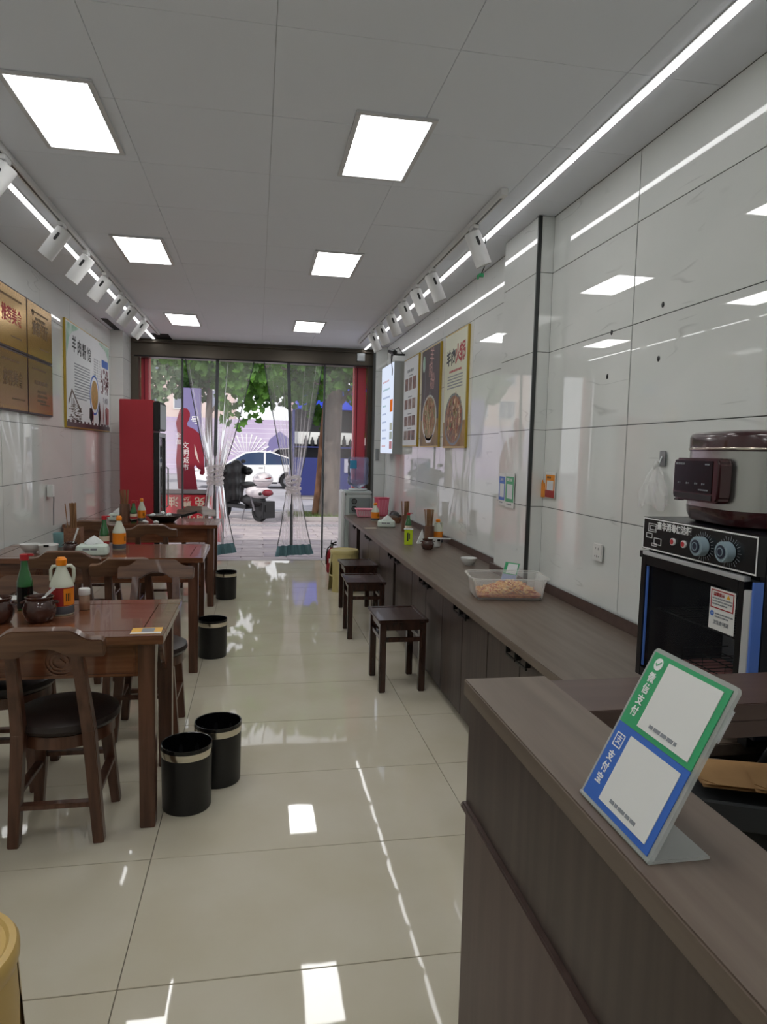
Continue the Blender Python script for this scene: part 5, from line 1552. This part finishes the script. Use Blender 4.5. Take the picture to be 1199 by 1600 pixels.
obj('case_seam', MB().lathe([(.212, -.005), (.215, 0), (.212, .006)], 30, (0, -.10, .84), 1, .91, caps=(False, False)), M['scgrey'], tpc)
obj('case_reflector', MB().prism([(-.09, .90), (.07, .92), (.03, .86)], -.285, -.255), M['scred'], tpc)
obj('leg_shield', MB().grid(lambda u, v: Vector(((u - .5) * .52 * (1 - .35 * v), 1.0 + .05 * cos((u - .5) * PI) - .06 * v, .30 + .72 * v)), 12, 8).grid(lambda u, v: Vector(((u - .5) * .52 * (1 - .35 * v), 1.03 + .05 * cos((u - .5) * PI) - .06 * v, .30 + .72 * v)), 12, 8), M['scblack'], t)
obj('front_fender', MB().ell((0, 1.2, .40), (.09, .22, .10), 14, 8), M['scblack'], t)
obj('handlebar', MB().tube([(-.34, .86, 1.0), (-.1, .93, 1.0), (.1, .93, 1.0), (.34, .86, 1.0)], .018, 8), M['scblack'], t)
obj('steering_column', MB().tube([(0, .94, .98), (0, 1.12, .42)], .04, 10), M['scblack'], t)
# quilted leg apron hung over the handlebar
obj('wind_apron', MB().grid(lambda u, v: Vector(((u - .5) * .70 * (1 - .34 * v), .83 - .06 * cos(PI * (u - .5) * 2) + .010 * sin(u * 25) + .008 * sin(v * 20), 1.12 - .78 * v + .06 * cos((u - .5) * 4))), 28, 18)
    .ell((-.33, .84, 1.0), (.10, .13, .09), 12, 8).ell((.33, .84, 1.0), (.10, .13, .09), 12, 8).ell((.12, .95, 1.13), (.14, .10, .11), 12, 8), M['scblack'], t)
obj('kickstand', MB().tube([(-.10, .35, .3), (-.22, .30, .012)], .012, 6), M['scgrey'], t)

# cars across the road
def car(label, loc, rz, m, gm, L=4.5, H=1.46, suv=False):
    t = thing('car', label, 'car', loc, rz)
    W_ = .86
    h = H
    low = [(-L / 2, .32), (-L / 2 + .04, .62), (-L / 2 + .35, .78), (-L / 2 + 1.1, .90), (L / 2 - .9, .95), (L / 2 - .12, .90), (L / 2, .70), (L / 2 - .03, .32), (L / 2 - .35, .24)]
    def arch(cx):
        return [(cx + .36 * cos(a), .30 + .36 * sin(a)) for a in [PI * k / 10 for k in range(11)]]
    fx, rx = -L / 2 + .85, L / 2 - .95
    poly = low + [(rx + .40, .24)] + arch(rx) + [(rx - .40, .22), (fx + .40, .22)] + arch(fx) + [(fx - .40, .26)]
    obj('body', MB().prism(poly, -W_, W_), m, t, .05)
    if suv:
        cab = [(-L / 2 + 1.0, .91), (-L / 2 + 1.75, h - .04), (-L / 2 + 2.3, h), (L / 2 - .7, h - .03), (L / 2 - .2, .93)]
    else:
        cab = [(-L / 2 + 1.05, .90), (-L / 2 + 1.85, h - .07), (-L / 2 + 2.4, h), (-L / 2 + 2.9, h - .02), (L / 2 - .95, h - .22), (L / 2 - .25, .94)]
    def inset(p, k):
        cx_ = sum(a for a, b in p) / len(p)
        return [(cx_ + (a - cx_) * (1 - k), .91 + (b - .91) * (1 - k * 1.1) + .015) for a, b in p]
    c = MB().prism(cab, -W_ + .09, W_ - .09)
    top = obj('cabin', c, m, t, .04)
    ins = inset(cab, .09)
    mid = sum(a for a, b in ins) / len(ins)
    def clip(p, a0, a1):
        q = []
        n = len(p)
        for i in range(n):
            (x0, z0), (x1, z1) = p[i], p[(i + 1) % n]
            if a0 <= x0 <= a1: q.append((x0, z0))
            for aa in ((a0, a1) if x1 > x0 else (a1, a0)):
                if (x0 - aa) * (x1 - aa) < 0:
                    q.append((aa, z0 + (z1 - z0) * (aa - x0) / (x1 - x0)))
        return q
    for a0, a1 in ((-9, mid - .06), (mid + .02, mid + 1.0), (mid + 1.06, 9)):
        p = clip(ins, a0, a1)
        if len(p) > 2:
            obj('side_window', MB().prism(p, -W_ + .075, -W_ + .0895), gm, top)
            obj('side_window', MB().prism(p, W_ - .0895, W_ - .075), gm, top)
    for x in (fx, rx):
        for s in (-1, 1):
            w2 = obj('wheel', MB().ring(x, .31, .19, .315, s * (W_ - .1) - .09, s * (W_ - .1) + .09, 28), M['tyre'], t, .01)
            sp = MB().disc(x, .31, .185, s * (W_ - .1) - .05, s * (W_ - .1) + .07, 24)
            obj('rim', sp, M['rim'], w2)
            obj('spokes', (lambda q: [q.bar((x, s * (W_ - .1) + s * .075 - .0, .31), (x + .18 * cos(a), s * (W_ - .1) + s * .075, .31 + .18 * sin(a)), .01, .05) for a in [2 * PI * k / 5 for k in range(5)]] and q)(MB()), M['tyre'], w2)
    for x in (mid - .25, mid + .85):
        obj('door_handle', MB().box(x, -W_ - .012, .80, x + .16, -W_ - .0, .825), M['chrome'], t, .003)
        obj('door_seam', MB().box(x + .22, -W_ - .003, .35, x + .228, -W_ - .0, .9), M['cardark'], t)
    obj('head_lamp', MB().ell((-L / 2 + .18, -W_ + .12, .68), (.2, .14, .08), 12, 8), M['porcelain'], t)
    obj('tail_lamp', MB().ell((L / 2 - .1, -W_ + .12, .80), (.12, .14, .08), 12, 8), M['scred'], t)
    obj('sill', MB().box(fx + .42, -W_ - .004, .2, rx - .42, -W_ + .01, .27), M['cardark'], t)
    return t
car('white sedan passing behind the parked scooter', (-.10, 28, G - .06), 0, M['carwhite'], M['carglass'])
car('silver car in the farther lane behind the white sedan', (1.4, 33, G - .06), 0, M['cargrey'], M['cardark'], 4.6, 1.62, True)

# blue kiosk
t = thing('street_kiosk', 'dark blue street kiosk with an open black counter window behind the tree', 'kiosk', (3.1, 21.6, G - .05))
obj('lower_wall', MB().box(-2.05, 0, .12, 2.2, 1.8, 1.30), M['kiosk'], t, .01)
obj('plinth', MB().box(-2.0, .05, 0, 2.15, 1.75, .1195), M['kerb'], t)
obj('opening', MB().box(-2.0, .3, 1.3005, 2.15, 1.8, 2.79), M['kioskdark'], t)
obj('upper_wall', MB().box(-1.9, -.05, 2.80, 2.2, 1.8, 3.55), M['kioskbright'], t, .01)
for x in (-2.03, -.05, 2.1):
    obj('post', MB().box(x, .02, 1.3005, x + .07, .1, 2.7995), M['kiosk'], t)
obj('notice', MB().box(-.40, -.02, .85, 1.2, -.002, 1.28), M['signgrey'], t)
obj('notice_print', lines(-.2, 1.22, .9, 1, .1, .07, -.022).add(*(lambda q: (q.v, q.f))(lines(-.2, 1.08, .9, 2, .12, .09, -.022))), M['purple'], t)
gd = MB()
for k in range(9):
    x = -1.6 + k * .2
    h = random.uniform(.2, .5)
    gd.lathe([(.05, 0), (.06, .02), (.06, h * .6), (.025, h * .8), (.02, h)], 10, (x, .16, 1.6505))
g_ = obj('bottles_on_ledge', gd, M['kioskdark'], t)
g_['kind'] = 'stuff'
obj('counter_ledge', MB().box(-2.0, .08, 1.61, 2.15, .295, 1.65), M['kiosk'], t)
obj('ledge_board', MB().box(-2.0, .25, 1.72, 2.15, .295, 2.1), M['porcelain'], t)

# painted cut-out sign, banner, purple board
t = thing('cutout_sign', 'dark red cut-out figure sign with white characters standing behind the glass', 'sign', (-.98, 10.62, 0))
fig = [(-.17, .83), (-.20, 1.25), (-.17, 1.62), (-.20, 1.80), (-.15, 1.98), (-.12, 2.03), (-.04, 2.02), (-.0, 1.96), (.0, 1.90), (-.02, 1.84), (-.045, 1.80), (-.03, 1.76), (.06, 1.72), (.13, 1.66), (.16, 1.55), (.20, 1.42), (.205, 1.20), (.215, 1.08), (.19, 1.04), (.145, 1.05), (.14, 1.08), (.155, 1.12), (.12, 1.13), (.075, 1.19), (.06, 1.16), (.085, 1.0), (.11, .82), (.0, .82)]
fg = obj('figure_board', MB().prism(fig, -.012, .012), M['figred'], t, .002)
obj('arm_gap', MB().prism([(.065, 1.50), (.10, 1.38), (.135, 1.22), (.10, 1.28), (.07, 1.36)], -.0128, -.0121), M['facade'], fg)
vtext('lettering', '文明城市', .105, -.065, 1.47, -.0135, M['inkwhite'], fg, step=.108)
vtext('lettering', '全国', .08, -.165, 1.62, -.0135, M['inkwhite'], fg, step=.10)
obj('support', MB().box(-.12, .0125, -.03, -.08, .04, 1.8), M['alu'], t)
t = thing('red_banner', 'red banner board with upside-down cream characters below the cut-out figure', 'banner', (-1.10, 10.5, 0))
obj('board', MB().box(-.58, 0, .05, .60, .02, .77), M['banner'], t, .002)
obj('top_rail', MB().box(-.60, -.02, .7705, .62, .04, .83), M['alu'], t, .004)
obj('painted_rail_shadow', MB().box(-.60, -.005, .752, .62, -.0005, .7704), M['black'], t)  # black strip painted as the shade under the top rail
for x in (-.6, .605):
    obj('post', MB().box(x - .02, -.01, -.03, x + .015, .03, .77), M['alu'], t)
for i, c in enumerate('油费免'):
    text('lettering', c, .155, .02 + (i - 1) * .19 + .06, .66, -.002, M['labelcream'], t, rot=PI, bold=.003)
for i, c in enumerate('工米小调'):
    text('lettering', c, .145, -.20 + i * .165, .40, -.002, M['labelcream'], t, rot=PI, bold=.002)
t = thing('purple_board', 'purple-blue signboard with white characters behind the red figure', 'sign', (-1.28, 14.0, G))
obj('board', MB().box(-.17, 0, 1.4, .20, .08, 2.63), M['purple'], t, .01)
obj('post', MB().box(-.02, .02, 0, .04, .06, 1.3995), M['alu'], t)
for i, c in enumerate('号'):
    text('lettering', c, .17, .08, 2.0, -.003, M['inkwhite'], t)

# hoarding and buildings far across the road
t = thing('hoarding', 'pale lilac hoarding with slatted boards across the road behind the cars', 'hoarding', (0, 41, G - .06))
for k in range(12):
    obj('board', MB().box(-14, random.uniform(0, .02), k * .27 + .02, 12, .1, k * .27 + .275), M['lilac'], t)
fan = MB()
for k in range(13):
    a = PI * .12 + PI * .76 * k / 12
    fan.prism([(-.6 + .3 * cos(a), .9 + .3 * sin(a)), (-.6 + 1.5 * cos(a - .03), .9 + 1.5 * sin(a - .03)), (-.6 + 1.5 * cos(a + .03), .9 + 1.5 * sin(a + .03))], -.012, -.001)
obj('painted_fan', fan, M['inkwhite'], t)
obj('painted_hill', MB().prism([(.2, .3), (.7, 2.1), (1.3, 2.6), (2.2, 1.9), (2.8, .4)], -.008, -.001), M['purple'], t)
t = thing('apartment_block', 'pale pinkish apartment block far behind the trees', 'building', (-6, 62, 0))
obj('wall', MB().box(-16, 0, 0, 4, 8, 11), M['facade'], t)
for j in range(3):
    for i in range(7):
        f = obj('window', MB().box(-14.6 + i * 2.7, -.06, 1.6 + j * 3.1, -12.9 + i * 2.7, .0, 3.4 + j * 3.1), M['porcelain'], t)
        obj('pane', MB().box(-14.5 + i * 2.7, -.08, 1.7 + j * 3.1, -13.8 + i * 2.7, -.061, 3.3 + j * 3.1).box(-13.7 + i * 2.7, -.08, 1.7 + j * 3.1, -13.0 + i * 2.7, -.061, 3.3 + j * 3.1), M['facadewin'], f)
t = thing('low_building', 'low rosy building far behind the blue kiosk', 'building', (9, 58, 0))
obj('wall', MB().box(-6, 0, 0, 12, 8, 6.5), M['facade2'], t)
for i in range(5):
    f = obj('window', MB().box(-5 + i * 3.2, -.06, 2.8, -3.2 + i * 3.2, 0, 4.8), M['porcelain'], t)
    obj('pane', MB().box(-4.9 + i * 3.2, -.08, 2.9, -3.3 + i * 3.2, -.061, 4.7), M['facadewin'], f)
